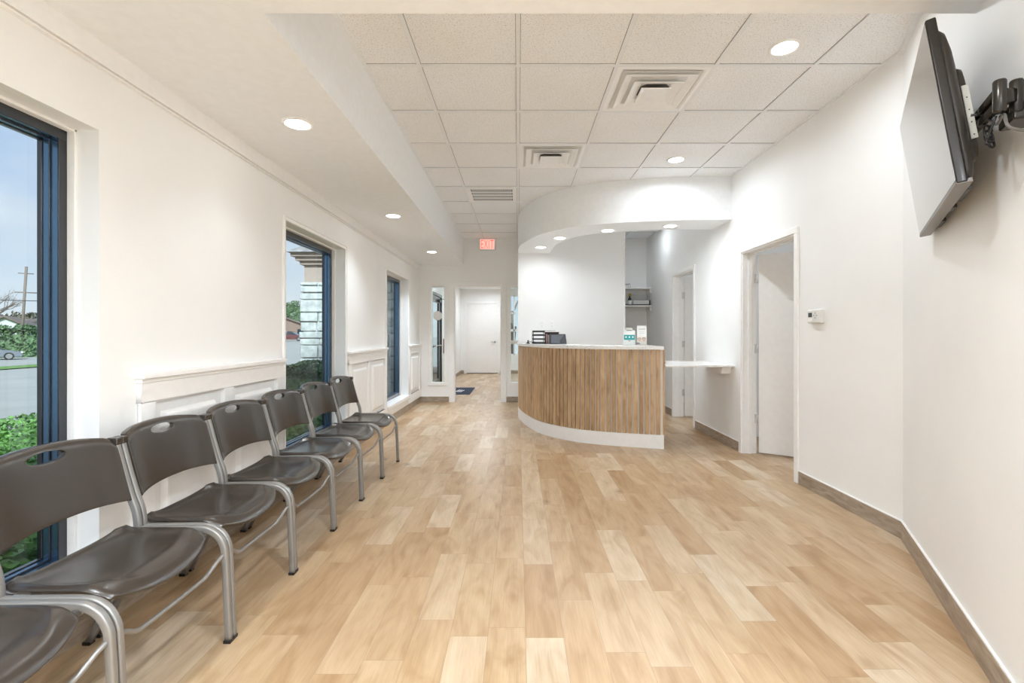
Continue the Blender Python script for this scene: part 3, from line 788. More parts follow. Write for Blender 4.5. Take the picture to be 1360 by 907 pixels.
def brochure(name, label, cat, x, w, h, rz, parts, yy=5.42):
    t = thing(name, label, cat, (x, yy, CT), rz)
    bm = B((-w/2-.004, w/2+.004, -.03, .03, 0, .004), (-w/2-.004, w/2+.004, -.032, -.029, .004, .06), (-w/2-.004, w/2+.004, .012, .015, .004, h*.8))
    link('acrylic_holder', bm, ACRYL, t)
    link('card_stack', B((-w/2, w/2, -.010, .010, .005, h)), PAPER, t)
    for nm, m_, x0, x1, z0, z1 in parts:
        link(nm, B((x0*w, x1*w, -.0112, -.0100, z0*h, z1*h)), m_, t)
    return t
t = brochure('business_card_stand', 'white card stand with teal band on the desk top', 'card stand', 1.262, .128, .172, 0,
   [('teal_band', TEAL, -.48, .48, .36, .70)] + [('white_icon', PAPER, a-.06, a+.06, .50, .60) for a in (-.3, 0, .3)] + [('printed_label', GREYP, -.1, .1, .28, .32)])
for o in [c for c in t.children if c.name.startswith('white_icon')]: o.location.y = -.0014
link('top_card', B((-.037, .033, -.016, -.011, .165, .20)), mat('pale_green_card', (.6, .62, .56), .5), t); link('card_print', B((-.03, .026, -.0166, -.0159, .166, .175)), GREYP, t)
t = brochure('leaflet_holder', 'tall white leaflet with two portraits standing on the desk top', 'leaflet', 1.405, .105, .222, R(-4),
   [('title_line', GREYP, -.35, .35, .82, .845), ('text_line', mat('light_grey_print', (.55, .6, .57), .6), -.3, .3, .62, .64), ('text_line', bpy.data.materials['light_grey_print'], -.3, .3, .70, .715),
    ('photo_panel', mat('pale_skin_print', (.75, .68, .62), .6), -.5, .5, .0+.03, .45)])
bm = bmesh.new()
def disc(bm, x, z, r, yv, m=0, a0=0, a1=360, sz=1.):
    n = 16; vs = [bm.verts.new((x+r*math.cos(R(a0+(a1-a0)*i/n)), yv, z+sz*r*math.sin(R(a0+(a1-a0)*i/n)))) for i in range(n+(0 if a1-a0 >= 360 else 1))]
    bm.faces.new(vs).material_index = m
for hx, hz in ((-.028, .068), (.022, .07)):
    disc(bm, hx, hz, .022, -.0122, 1, 0, 180); disc(bm, hx, hz-.004, .015, -.0128, 0, sz=1.25)
disc(bm, -.04, .012, .022, -.0122, 1, 0, 180)
link('portraits', bm, [SKIN, GREYP], t)

# outlets on the wall behind the desk
def outlet(label, x):
    t = thing('wall_outlet', label, 'outlet', (x, 7.15, 1.335))
    link('cover_plate', B((-.035, .035, -.006, 0, -.057, .057)), TRIM, t, bevel=.0025)
    for s in (-.022, .022):
        o = link('socket', B((-.017, .017, -.0085, -.006, s-.014, s+.014)), TRIM, t, bevel=.003)
        link('slots', B((-.008, -.005, -.0092, -.0085, s-.005, s+.006), (.005, .008, -.0092, -.0085, s-.005, s+.006)), GREYP, o)
outlet('left white electrical outlet on the wall behind the desk', .355); outlet('right white electrical outlet on the wall behind the desk', .505)

# ------------------------------------------------------------------ alcove shelves
t1 = None
for z, lab in ((1.975, 'upper white wall shelf in the alcove behind the desk'), (1.676, 'lower white wall shelf in the alcove behind the desk')):
    t = thing('wall_shelf', lab, 'shelf', (0, 0, z))
    link('shelf_board', B((.9, RX-.002, 8.03, BY-.001, -.02, 0)), TRIM, t, bevel=.002)
    link('shelf_cleat', B((RX-.022, RX-.002, 8.05, BY-.001, -.085, -.02)), TRIM, t, bevel=.002)
    link('back_cleat', B((.9, RX-.022, BY-.02, BY-.001, -.085, -.02)), TRIM, t, bevel=.002)
t = thing('wire_rack', 'black wire rack standing on the upper alcove shelf', 'rack', (1.80, 8.17, 1.975))
bm = bmesh.new()
for y_ in (-.07, .07): wire(bm, [(-.13, y_, 0), (-.13, y_, .06), (.10, y_, .068), (.105, y_, 0)], .004)
wire(bm, [(.10, -.07, .068), (.10, .07, .068)], .004); wire(bm, [(-.13, -.07, .06), (-.13, .07, .06)], .004); wire(bm, [(-.02, -.07, .064), (-.02, .07, .064)], .004)
link('rack_wires', bm, BLACK, t)
t = thing('spray_bottle', 'dark bottle with yellow cap on the lower alcove shelf', 'bottle', (1.905, 8.14, 1.676))
bm = bmesh.new(); lathe(bm, [(0, 0), (.034, 0), (.036, .01), (.034, .09), (.026, .12), (.014, .14), (.013, .165)], 24); link('bottle_body', bm, BLACK, t)
bm = bmesh.new(); lathe(bm, [(0.0365, .02), (.0368, .03), (.0360, .085), (.035, .088)], 24); link('bottle_label', bm, PAPER, t)
bm = bmesh.new(); lathe(bm, [(.014, .165), (.026, .167), (.026, .185), (.016, .205), (0, .207)], 24); link('bottle_cap', bm, YELLOW, t)
t = thing('storage_case', 'flat white case with black edge on the lower alcove shelf', 'case', (2.09, 8.16, 1.676))
link('case_base', B((-.15, .14, -.10, .12, 0, .018)), BLACK, t, bevel=.003); link('case_body', B((-.145, .125, -.105, .115, .018, .085)), mat('case_grey_white', (.62, .62, .60), .4), t, bevel=.006)
link('case_edge', B((.125, .14, -.105, .115, .0, .09)), BLACK, t, bevel=.003)
tag(link('flat_tray', B((1.66, 1.855, 8.06, 8.28, 1.676, 1.69), (1.66, 1.855, 8.06, 8.068, 1.69, 1.70), (1.847, 1.855, 8.06, 8.28, 1.69, 1.70)), BLACK), 'flat black tray on the lower alcove shelf left of the bottle', 'tray')

# ------------------------------------------------------------------ thermostat
t = thing('thermostat', 'white thermostat with small screen on the right wall', 'thermostat', (RX, 3.585, 1.33))
link('thermostat_body', B((-.03, 0, -.085, .085, -.052, .052)), CLEAR, t, bevel=.010, seg=3)
link('display', B((-.0312, -.0298, .02, .065, -.006, .028)), LCD, t)
bm = bmesh.new()
for yy, zz in ((-.02, .024), (-.02, -.012), (-.002, .006), (-.038, .006)): box(bm, -.0325, -.0298, yy-.006, yy+.006, zz-.005, zz+.005)
link('buttons', bm, mat('button_grey', (.45, .45, .43), .5), t, bevel=.001)
link('battery_door', B((-.0315, -.0298, .015, .07, -.042, -.016)), TRIM, t, bevel=.001)

# ------------------------------------------------------------------ television on its mount
cT = Vector((1.635, 1.932, 1.947)); nrm3 = Vector((-.812, .561, -.138)).normalized()
u3 = (Vector((1.349, 1.587, 2.224))-Vector((1.886, 2.361, 2.213))).normalized(); u3 = (u3-nrm3*u3.dot(nrm3)).normalized(); v3 = nrm3.cross(u3).normalized()
if v3.z < 0: v3 = -v3
MT = Matrix((( *( (u3.x, v3.x, nrm3.x) ), cT.x), (*(u3.y, v3.y, nrm3.y), cT.y), (*(u3.z, v3.z, nrm3.z), cT.z), (0, 0, 0, 1)))
tv = thing('television', 'flat screen television tilted down on a wall bracket', 'television', (0, 0, 0)); tv.matrix_world = MT
W2, H2 = .475, .278
bm = B((-W2, W2, -H2, H2, -.028, 0)); link('bezel', bm, TVBEZ, tv, bevel=.005)
link('lower_bezel', B((-W2+.006, W2-.004, -H2-.004, -H2+.010, -.040, .0025)), TVSIL, tv, bevel=.003)
link('screen', B((-W2+.006, W2-.004, -H2+.012, H2-.006, 0, .0012)), SCREEN, tv)
bm = bmesh.new()
def loft(bm, secs):
    rs = []
    for z, x0, x1, y0, y1, r_ in secs:
        pts = []
        for cx, cy, a0 in ((x1-r_, y1-r_, 0), (x0+r_, y1-r_, 90), (x0+r_, y0+r_, 180), (x1-r_, y0+r_, 270)):
            for k in range(6): aa = R(a0+90*k/5); pts.append((cx+r_*math.cos(aa), cy+r_*math.sin(aa), z))
        rs.append([bm.verts.new(p) for p in pts])
    for p, q in zip(rs, rs[1:]):
        for i in range(len(p)): bm.faces.new((p[i], p[(i+1) % len(p)], q[(i+1) % len(p)], q[i])).smooth = True
    bm.faces.new(rs[-1]); bm.faces.new(rs[0][::-1])
loft(bm, [(-.026, -.463, .463, -.268, .252, .03), (-.045, -.458, .458, -.264, .235, .04), (-.055, -.41, .44, -.250, .20, .05), (-.060, -.36, .42, -.23, .17, .05)])
link('back_shell', bm, TVB, tv)
bm = bmesh.new(); loft(bm, [(-.058, -.10, .405, -.20, .13, .03), (-.078, -.095, .40, -.19, .12, .035), (-.084, -.08, .38, -.17, .10, .03)])
link('electronics_housing', bm, TVB, tv)
link('port_label', B((.402, .408, -.13, .05, -.083, -.066)), mat('sticker_silver', (.6, .6, .56), .4), tv)
bm = bmesh.new()
for k in range(4): box(bm, .404, .4095, -.12+k*.042, -.116+k*.042, -.076, -.073)
link('ports', bm, BLACK, tv)
for a_, b_ in ((-.30, -.16), (.0, .09), (.18, .36)): link('speaker_slot', B((a_, b_, -H2-.002, -H2+.014, -.056, -.041)), BLACK, tv, bevel=.003)
# mount
mt = thing('tv_wall_mount', 'dark metal articulated bracket holding the television to the wall', 'tv bracket', (0, 0, 0))
w3 = Vector((d.x, d.y, 0)); n3 = Vector((-nrm.x, -nrm.y, 0))      # along wall toward camera, out of the wall
def wp(y_, off, z_):
    s_ = (2.79-y_)/(-d.y); p_ = pA+d*s_
    return Vector((p_.x, p_.y, z_))+n3*off
Mw = Matrix(((w3.x, n3.x, 0, wp(1.36, 0, 0).x), (w3.y, n3.y, 0, wp(1.36, 0, 0).y), (0, 0, 1, 0), (0, 0, 0, 1)))
bm = bmesh.new(); box(bm, -.035, .035, 0, .012, 1.72, 2.00, M=Mw); wpl = link('wall_plate', bm, GUN, mt, bevel=.003)
for z_ in (1.75, 1.97, 1.93):
    bm = bmesh.new(); cyl(bm, .009, .012, .017, 12, M=Mw @ Matrix.Translation((0, 0, z_)) @ Matrix.Rotation(R(-90), 4, 'X')); link('bolt', bm, CHROME, wpl)
c2 = wp(1.305, .07, 1.865); c1 = wp(1.275, .115, 1.86)
bm = bmesh.new(); box(bm, -.03, .07, .012, .08, 1.80, 1.85, M=Mw); link('knuckle_block', bm, GUN, mt, bevel=.006)
for c_ in (c2, c1):
    bm = bmesh.new(); lathe(bm, [(0, .045), (.013, .045), (.015, .041), (.015, -.041), (.013, -.045), (0, -.045)], 24, Matrix.Translation(c_)); link('pivot', bm, GUN, mt)
bm = bmesh.new(); sweep(bm, [c2+Vector((0, 0, 0)), c1], rsec(.04, .02, .004), up=Vector((0, 0, 1))); link('link_arm', bm, GUN, mt)
e1 = MT @ Vector((0, -.01, -.115)); 
for dz in (.018, -.020):
    bm = bmesh.new(); sweep(bm, [c1+Vector((0, 0, dz)), e1+Vector((0, 0, dz))], rsec(.022, .02, .004), up=Vector((0, 0, 1))); link('arm', bm, GUN, mt)
bm = bmesh.new(); cyl(bm, .018, -.05, .05, 20, M=Matrix.Translation(e1)); link('pivot', bm, GUN, mt)
bm = bmesh.new(); box(bm, -.11, .11, -.11, .11, -.094, -.0845, M=MT); box(bm, -.02, .02, -.03, .03, -.115, -.094, M=MT); link('screen_plate', bm, GUN, mt, bevel=.003)
bm = bmesh.new(); box(bm, .055, .10, -.13, .13, -.0945, -.0848, M=MT)
link('screen_rail', bm, mat('zinc_rail', (.55, .54, .5), .35, metal=.6), mt, bevel=.002)
pts = [MT @ Vector((.41, -.055, -.075)), MT @ Vector((.42, -.07, -.10)), c1+Vector((.04, .05, -.055)), c1+Vector((.012, .0, -.05)), c1+Vector((.0, -.03, -.10)), wp(1.30, .015, 1.76), wp(1.27, .012, 1.81)]
bm = bmesh.new(); sweep(bm, smooth_path(pts, 8), csec(.004, 8), up=Vector((.1, .2, .97)))
tag(link('power_cable', bm, mat('grey_cable', (.12, .11, .10), .4)), 'grey cable looping from the television back to its bracket', 'cable')
pts = [c1+Vector((.01, .02, -.045)), c1+Vector((.03, .07, -.10))]
q = MT @ Vector((.44, -.13, -.10))
pts += [q+Vector((.01, -.01, .03)), q]
bm = bmesh.new()
for k in range(22):
    a_ = k*.75; pts.append(q+Vector((.012*math.cos(a_)+.002*k/6, .008*math.sin(a_), -.002*k+.025*math.sin(a_))))
sweep(bm, smooth_path(pts, 5), csec(.0032, 8), up=Vector((.1, .2, .97)))
tag(link('signal_cable', bm, BLACK), 'black cable bundled in a coil behind the television', 'cable')

# ------------------------------------------------------------------ chairs
def make_chair(label):
    t = thing('waiting_chair', label, 'chair', (0, 0, 0), 0)
    def P(pts, y): return [Vector((p[0], y, p[1])) for p in pts]
    sec = rsec(.0215, .025, .006)
    for s in (-1, 1):
        y = .2485*s
        bm = bmesh.new()
        path = [(.014, .008), (.008, .18), (.0, .33), (-.006, .375), (-.028, .413), (-.062, .435), (-.105, .441), (-.20, .4405), (-.335, .438)]
        sweep(bm, smooth_path(P(path, y), 6), sec)
        lg = link('front_leg', bm, STEEL, t)
        bm = B((.0005, .0275, y-.0128, y+.0118, 0, .012)); link('foot_cap', bm, BLACK, lg)
        bm = bmesh.new()
        sweep(bm, smooth_path(P([(-.285, .412), (-.335, .35), (-.52, .008)], y*.96), 6), sec)
        lg = link('rear_leg', bm, STEEL, t)
        bm = B((-.536, -.508, y*.96-.013, y*.96+.013, 0, .012)); link('foot_cap', bm, BLACK, lg)
        bm = bmesh.new()
        sweep(bm, smooth_path(P([(-.338, .425), (-.340, .47), (-.348, .515), (-.368, .57), (-.395, .66), (-.426, .775)], y), 6), sec)
        link('back_post', bm, STEEL, t)
    # front stretcher rod
    bm = bmesh.new()
    path = [(-.004, -.24, .340), (-.008, -.215, .330), (-.016, -.165, .300), (-.020, -.12, .292), (-.022, 0, .290), (-.020, .12, .292), (-.016, .165, .300), (-.008, .215, .330), (-.004, .24, .340)]
    sweep(bm, smooth_path(path, 6), csec(.0075, 10), up=Vector((1, 0, 0))); link('stretcher', bm, STEEL, t)
    bm = bmesh.new()
    for x_, z_ in ((-.085, .425), (-.28, .425)):
        sweep(bm, [Vector((x_, -.245, z_)), Vector((x_, .245, z_))], rsec(.018, .018, .004), up=Vector((1, 0, 0)))
    link('seat_rail', bm, STEEL, t)
    # seat shell
    nu, nv = 30, 34
    def seat_pt(u, v):
        w = .226 - .010*max(0, (u-.75)/.25)**2
        fr = -.052 + .052*(1-abs(v)**2.4)
        rr = -.375 + .022*abs(v)**3
        x = rr+(fr-rr)*u; y_ = w*v
        z = .462
        e = ((v/.90)**2)**1.6 + (((u-.40)/.53)**2)**1.6          # inner scoop
        z -= .026*max(0, 1-e)**.75
        if u > .72:
            k = (u-.72)/.28; z -= (.030+.036*(1-v*v))*k**1.9
        z -= .010*max(0, (abs(v)-.93)/.07)**2
        z += .010*max(0, (.12-u)/.12)**2
        return Vector((x, y_, z))
    bm = bmesh.new(); g = [[bm.verts.new(seat_pt(i/nu, -1+2*j/nv)) for j in range(nv+1)] for i in range(nu+1)]
    for i in range(nu):
        for j in range(nv): bm.faces.new((g[i][j], g[i+1][j], g[i+1][j+1], g[i][j+1]))
    o = link('seat', bm, PLAST, t, smooth=True)
    if o.data.polygons[len(o.data.polygons)//2].normal.z < 0: o.data.flip_normals()
    sm = o.modifiers.new('solid', 'SOLIDIFY'); sm.thickness = .02; sm.offset = -1
    bv = o.modifiers.new('bevel', 'BEVEL'); bv.width = .004; bv.segments = 2; bv.limit_method = 'ANGLE'; bv.angle_limit = R(50)
    # back shell with hand slot
    nu, nv = 32, 22
    def back_pt(a, b, off=0):
        y_ = .2365*a
        z0 = .556+.016*(1-a*a); z1 = .796+.026*(1-abs(a)**2.2)-(.02*max(0, (abs(a)-.9)/.1)**2)
        z = z0+(z1-z0)*b
        xu = -.362-(z-.556)*.270
        x = xu - .036*(1-abs(a)**3.0)
        x += -.010*max(0, (b-.9)/.1)**2                       # rolled top
        return Vector((x+off, y_, z))
    bm = bmesh.new()
    F = [[bm.verts.new(back_pt(-1+2*i/nu, j/nv, .010)) for j in range(nv+1)] for i in range(nu+1)]
    Bk = [[bm.verts.new(back_pt(-1+2*i/nu, j/nv, -.008)) for j in range(nv+1)] for i in range(nu+1)]
    for i in range(nu):
        for j in range(nv):
            bm.faces.new((F[i][j], F[i+1][j], F[i+1][j+1], F[i][j+1])); bm.faces.new((Bk[i][j], Bk[i][j+1], Bk[i+1][j+1], Bk[i+1][j]))
    for i in range(nu):
        bm.faces.new((F[i][0], Bk[i][0], Bk[i+1][0], F[i+1][0])); bm.faces.new((F[i][nv], F[i+1][nv], Bk[i+1][nv], Bk[i][nv]))
    for j in range(nv):
        bm.faces.new((F[0][j], F[0][j+1], Bk[0][j+1], Bk[0][j])); bm.faces.new((F[nu][j], Bk[nu][j], Bk[nu][j+1], F[nu][j+1]))
    o = link('backrest', bm, PLAST, t, smooth=True)
    cb = bmesh.new(); n = 36
    ring = []
    for i in range(n):
        a_ = 2*math.pi*i/n; c_, s_ = math.cos(a_), math.sin(a_)
        ring.append((.068*math.copysign(abs(c_)**1., c_), .782+.0185*math.copysign(abs(s_)**.9, s_)))
    A_ = [cb.verts.new((-.60, p[0], p[1])) for p in ring]; B_ = [cb.verts.new((-.25, p[0], p[1])) for p in ring]
    cb.faces.new(A_[::-1]); cb.faces.new(B_)
    for i in range(n): cb.faces.new((A_[i], A_[(i+1) % n], B_[(i+1) % n], B_[i]))
    cut = link('cutter_tmp', cb, PLAST)
    bo = o.modifiers.new('slot', 'BOOLEAN'); bo.object = cut; bo.operation = 'DIFFERENCE'; bo.solver = 'EXACT'
    bpy.context.view_layer.update()
    me = bpy.data.meshes.new_from_object(o.evaluated_get(bpy.context.evaluated_depsgraph_get()))
    o.modifiers.clear(); o.data = me
    bpy.data.objects.remove(cut)
    bm = bmesh.new(); bm.from_mesh(me); bmesh.ops.dissolve_degenerate(bm, edges=bm.edges, dist=1e-4); bm.to_mesh(me); bm.free()
    bv = o.modifiers.new('bevel', 'BEVEL'); bv.width = .0035; bv.segments = 2; bv.limit_method = 'ANGLE'; bv.angle_limit = R(50)
    # brown caps closing the post tops
    for s in (-1, 1):
        bm = bmesh.new(); box(bm, -.452, -.408, s*.2475-.0140, s*.2475+.0135, .768, .796)
        link('post_cap', bm, PLAST, t, bevel=.005)
    return t
CHX = -1.14
ys = [1.609+.5235*k for k in range(6)]
labs = ['brown plastic chair with grey frame and back in front of the nearest window',
        'brown plastic chair with grey frame, second backrest from the camera, beside the chair rail end',
        'brown plastic chair with grey frame, third backrest from the camera in the row',
        'brown plastic chair with grey frame, fourth backrest from the camera, before the second window',
        'brown plastic chair with grey frame, second from the far end of the row',
        'brown plastic chair with grey frame, last at the far end of the row']
ch = make_chair(labs[0]); ch.location = (CHX, ys[0], 0); ch['group'] = 'waiting chairs in a row along the windows'
for y_, lb in zip(ys[1:], labs[1:]): dup(ch, (CHX, y_, 0), 0, lb)
dup(ch, (CHX, 1.0855, 0), 0, 'nearest brown plastic chair, only its sky lit seat cut by the lower left corner')

# ------------------------------------------------------------------ outdoors
def gz(X, Y):
    d_ = -X
    k = min(1, max(0, (d_-7.5)/5.)); z = -.22-.93*k*k*(3-2*k)
    k = min(1, max(0, (Y-50)/20.)); z += 1.25*k*k*(3-2*k)
    return z
def ground(name, x0, x1, y0, y1, m, nx=40, ny=40, dz=0):
    bm = bmesh.new(); g = [[bm.verts.new((x0+(x1-x0)*i/nx, y0+(y1-y0)*j/ny, gz(x0+(x1-x0)*i/nx, y0+(y1-y0)*j/ny)+dz)) for j in range(ny+1)] for i in range(nx+1)]
    for i in range(nx):
        for j in range(ny): bm.faces.new((g[i][j], g[i+1][j], g[i+1][j+1], g[i][j+1]))
    o = struct(name, bm, m, smooth=True)
    return o
ground('ground_pavement', -120, -1.98, -30, 140, CONC, 100, 80)
ground('ground_planting_bed', -6.6, -1.98, -3, 20, MULCH, 20, 20, .03)
ground('ground_grass_strip', -36, -33.2, -20, 60, GRASS, 4, 40, .06)
ground('ground_lawn', -90, -50, 40, 130, GRASS, 30, 30, .05)
struct('ground_near_front', B((-3, 8, -30, FRY-.2, -.4, -.25)), CONC)
def leaves(name, x0, x1, y0, y1, z0, z1, n, size, m, label, cat, rot=0, cx=0, cy=0, core=True, seed=1):
    rnd = random.Random(seed); bm = bmesh.new()
    def top(x, y): return z1 + .12*(z1-z0)*(noise.noise(Vector((x*1.7, y*1.7, seed)))*2)
    if core:
        box(bm, x0+.08, x1-.08, y0+.08, y1-.08, z0, z0+(z1-z0)*.80)
    for k in range(n):
        f = rnd.random()
        if f < .45: x = rnd.uniform(x0, x1); y = rnd.uniform(y0, y1); z = top(x, y)-rnd.random()**2*.12*(z1-z0)
        elif f < .8:
            x = x1-rnd.random()**2*.1 if rnd.random() < .5 else x0+rnd.random()**2*.1; y = rnd.uniform(y0, y1); z = rnd.uniform(z0, top(x, y))
        else:
            y = y0+rnd.random()**2*.1 if rnd.random() < .6 else y1-rnd.random()**2*.1; x = rnd.uniform(x0, x1); z = rnd.uniform(z0, top(x, y))
        s = size*rnd.uniform(.6, 1.2)
        e = Matrix.Rotation(rnd.uniform(0, 6.28), 3, 'Z') @ Matrix.Rotation(rnd.uniform(-1., 1.), 3, 'X') @ Matrix.Rotation(rnd.uniform(-1., 1.), 3, 'Y')
        vs = [bm.verts.new(Vector((x, y, z))+e @ Vector(q)*s) for q in ((0, -.5, 0), (.3, 0, .05), (0, .5, 0), (-.3, 0, .05))]
        bm.faces.new(vs)
    M = Matrix.Translation((cx, cy, 0)) @ Matrix.Rotation(rot, 4, 'Z')
    for v in bm.verts: v.co = M @ v.co
    o = link(name, bm, m, recalc=False)
    return tag(o, label, cat)
leaves('groundcover_shrub', -5.4, -2.15, 1.0, 5.6, -.2, .30, 26000, .06, LEAFL, 'low bright green leafy shrubs just outside the nearest window', 'shrub', seed=3)
leaves('low_hedge', -4.6, -2.4, 7.0, 8.2, -.2, .70, 14000, .06, LEAF, 'low dark green hedge in front of the stone pillar', 'hedge', seed=4)
leaves('boundary_hedge', -11, 26, -1.2, 1.2, -1.2, 1.7, 26000, .42, LEAF, 'long green hedge across the street behind the grey car', 'hedge', rot=R(45), cx=-52, cy=46, seed=5)

# portico pillars with a roof
def pillar(label, x0, x1, y0, y1, z1, seed):
    rnd = random.Random(seed)
    bm = bmesh.new(); z = -.25; box(bm, x0+.03, x1-.03, y0+.03, y1-.03, z, z1)
    def course(fixed, lo, hi, ax, side, z, h):
        p = lo
        while p < hi-1e-3:
            w = min(rnd.uniform(.22, .55), hi-p)
            if hi-p-w < .1: w = hi-p
            o_ = rnd.uniform(0, .04); g_ = .011
            if ax == 'x': box(bm, p+g_, p+w-g_, fixed-(o_ if side < 0 else .03), fixed+(.03 if side < 0 else o_), z+g_, z+h-g_)
            else: box(bm, fixed-(o_ if side < 0 else .03), fixed+(.03 if side < 0 else o_), p+g_, p+w-g_, z+g_, z+h-g_)
            p += w
    while z < z1-.05:
        h = min(rnd.choice((.13, .18, .24)), z1-z)
        course(y0, x0, x1, 'x', -1, z, h); course(x0, y0, y1, 'y', -1, z, h); course(x1, y0, y1, 'y', 1, z, h)
        z += h
    return tag(link('stone_pillar', bm, STONE, bevel=.01, seg=1), label, 'pillar')
pillar('pale stone block pillar outside the second window', -4.1, -3.3, 9.0, 9.8, 2.17, 1)
pillar('pale stone block pillar outside the third window', -2.75, -1.99, 8.75, 9.3, 2.6, 2)
t = thing('portico_roof', 'small shingled porch roof resting on the stone pillar', 'porch roof', (0, 0, 0))
link('stucco_beam', B((-4.05, -3.40, 9.05, 12.4, 2.17, 2.50), (-3.40, -1.99, 9.3, 9.7, 2.55, 2.7)), STUCCO, t)
bm = bmesh.new()
for i, (o_, z_) in enumerate(((.06, 2.50), (.12, 2.57), (.18, 2.64))): box(bm, -4.05-o_, -1.99, 9.05-o_, 12.4+o_, z_, z_+.07)
link('cornice', bm, STUCCO, t)
bm = bmesh.new()
e_ = [bm.verts.new(p) for p in ((-4.28, 8.80, 2.71), (-1.99, 8.80, 2.71), (-1.99, 12.9, 2.71), (-4.28, 12.9, 2.71))]
r_ = [bm.verts.new(p) for p in ((-3.0, 10.4, 3.75), (-1.99, 10.4, 3.75), (-1.99, 11.2, 3.75), (-3.0, 11.2, 3.75))]
bm.faces.new(e_[::-1]); bm.faces.new(r_)
for i in range(4): bm.faces.new((e_[i], e_[(i+1) % 4], r_[(i+1) % 4], r_[i]))
link('roof_shingles', bm, SHINGLE, t)

def car(label, loc, rz, paint):
    t = thing('car', label, 'car', loc, rz)
    bm = bmesh.new()
    lower = [(-2.25, .28), (-2.3, .62), (-2.2, .88), (-1.5, .95), (-.9, .96), (.9, .93), (1.6, .82), (2.15, .66), (2.25, .5), (2.2, .26)]
    def prof(pts, w0, w1, mi):
        n = len(pts)
        zs_ = [p[1] for p in pts]; lo, hi = min(zs_), max(zs_)
        def ww(z): return w0+(w1-w0)*(z-lo)/(hi-lo)
        a = [bm.verts.new((x, -ww(z), z)) for x, z in pts]; b = [bm.verts.new((x, ww(z), z)) for x, z in pts]
        bm.faces.new(a).material_index = mi; bm.faces.new(b[::-1]).material_index = mi
        for i in range(n): bm.faces.new((a[i], b[i], b[(i+1) % n], a[(i+1) % n])).material_index = mi
    prof(lower, .9, .82, 0)
    body = link('car_body', bm, paint, t, bevel=.05, seg=3)
    bm = bmesh.new(); prof([(-1.75, .93), (-1.15, 1.36), (-.3, 1.45), (.35, 1.38), (1.15, .91)], .8, .62, 0)
    link('cabin_glass', bm, CARWIN, t, bevel=.03)
    bm = bmesh.new(); prof([(-1.2, 1.36), (-.3, 1.47), (.4, 1.39), (.36, 1.36), (-.3, 1.43), (-1.15, 1.33)], .64, .62, 0)
    for x_ in (-.35,): box(bm, x_-.04, x_+.04, -.75, .75, .95, 1.44)
    link('car_roof', bm, paint, t)
    for x_ in (-1.4, 1.4):
        for s in (-1, 1):
            bm = bmesh.new(); M = Matrix.Translation((x_, s*.80, .33)) @ Matrix.Rotation(R(90), 4, 'X')
            cyl(bm, .33, -.11, .11, 28, M=M); wl = link('wheel', bm, TYRE, t)
            bm = bmesh.new(); cyl(bm, .22, -.125, .125, 28, M=M); link('rim', bm, CHROME, wl)
    bm = B((2.1, 2.25, -.75, -.45, .58, .70), (2.1, 2.25, .45, .75, .58, .70)); link('headlights', bm, PAPER, t, bevel=.02)
car('grey car parked by the hedge across the street', (-47.0, 42.2, gz(-46, 42)), R(45), CARGREY)
car('dark red car seen far beyond the second window', (-33.4, 70, gz(-33, 70)), R(10), CARRED)
def house(label, loc, rz, w, dpt, h, rh, wallm, roofm):
    t = thing('house', label, 'house', loc, rz)
    bm = bmesh.new(); pts = [(-w/2, 0), (w/2, 0), (w/2, h), (0, h+rh), (-w/2, h)]
    a = [bm.verts.new((x, -dpt/2, z)) for x, z in pts]; b = [bm.verts.new((x, dpt/2, z)) for x, z in pts]
    bm.faces.new(a); bm.faces.new(b[::-1])
    for i in range(5): bm.faces.new((a[i], b[i], b[(i+1) % 5], a[(i+1) % 5]))
    link('house_wall', bm, wallm, t)
    bm = bmesh.new(); o_ = .5; k = rh/(w/2)
    for s in (-1, 1):
        q = [(0, h+rh+.02), (s*(w/2+o_), h-k*o_+.02), (s*(w/2+o_), h-k*o_+.22), (0, h+rh+.24)]
        a = [bm.verts.new((x, -dpt/2-.4, z)) for x, z in q]; b = [bm.verts.new((x, dpt/2+.4, z)) for x, z in q]
        bm.faces.new(a); bm.faces.new(b[::-1])
        for i in range(4): bm.faces.new((a[i], b[i], b[(i+1) % 4], a[(i+1) % 4]))
    link('house_roof', bm, roofm, t)
    for x_ in (-w/4, w/4):
        link('house_window', B((x_-.5, x_+.5, -dpt/2-.05, -dpt/2+.01, .9, 2.0)), CARWIN, t)
    link('house_door', B((-.45, .45, -dpt/2-.05, -dpt/2+.01, .0, 2.05)), BARK, t)
house('white gabled house beyond the hedge across the street', (-63.5, 60, gz(-62, 60)-.5), R(40), 7, 12, 2.2, 1.9, HOUSEW, ROOFB)
house('brown house with gabled roof beyond the dark red car', (-42.5, 88, gz(-42, 88)-.1), R(20), 10, 8, 2.0, 1.9, HOUSEB, ROOFB)
house('white gabled house far right behind the street hedge', (-74, 72, gz(-62, 60)-.2), R(60), 8, 12, 2.2, 1.7, HOUSEW, ROOFB)
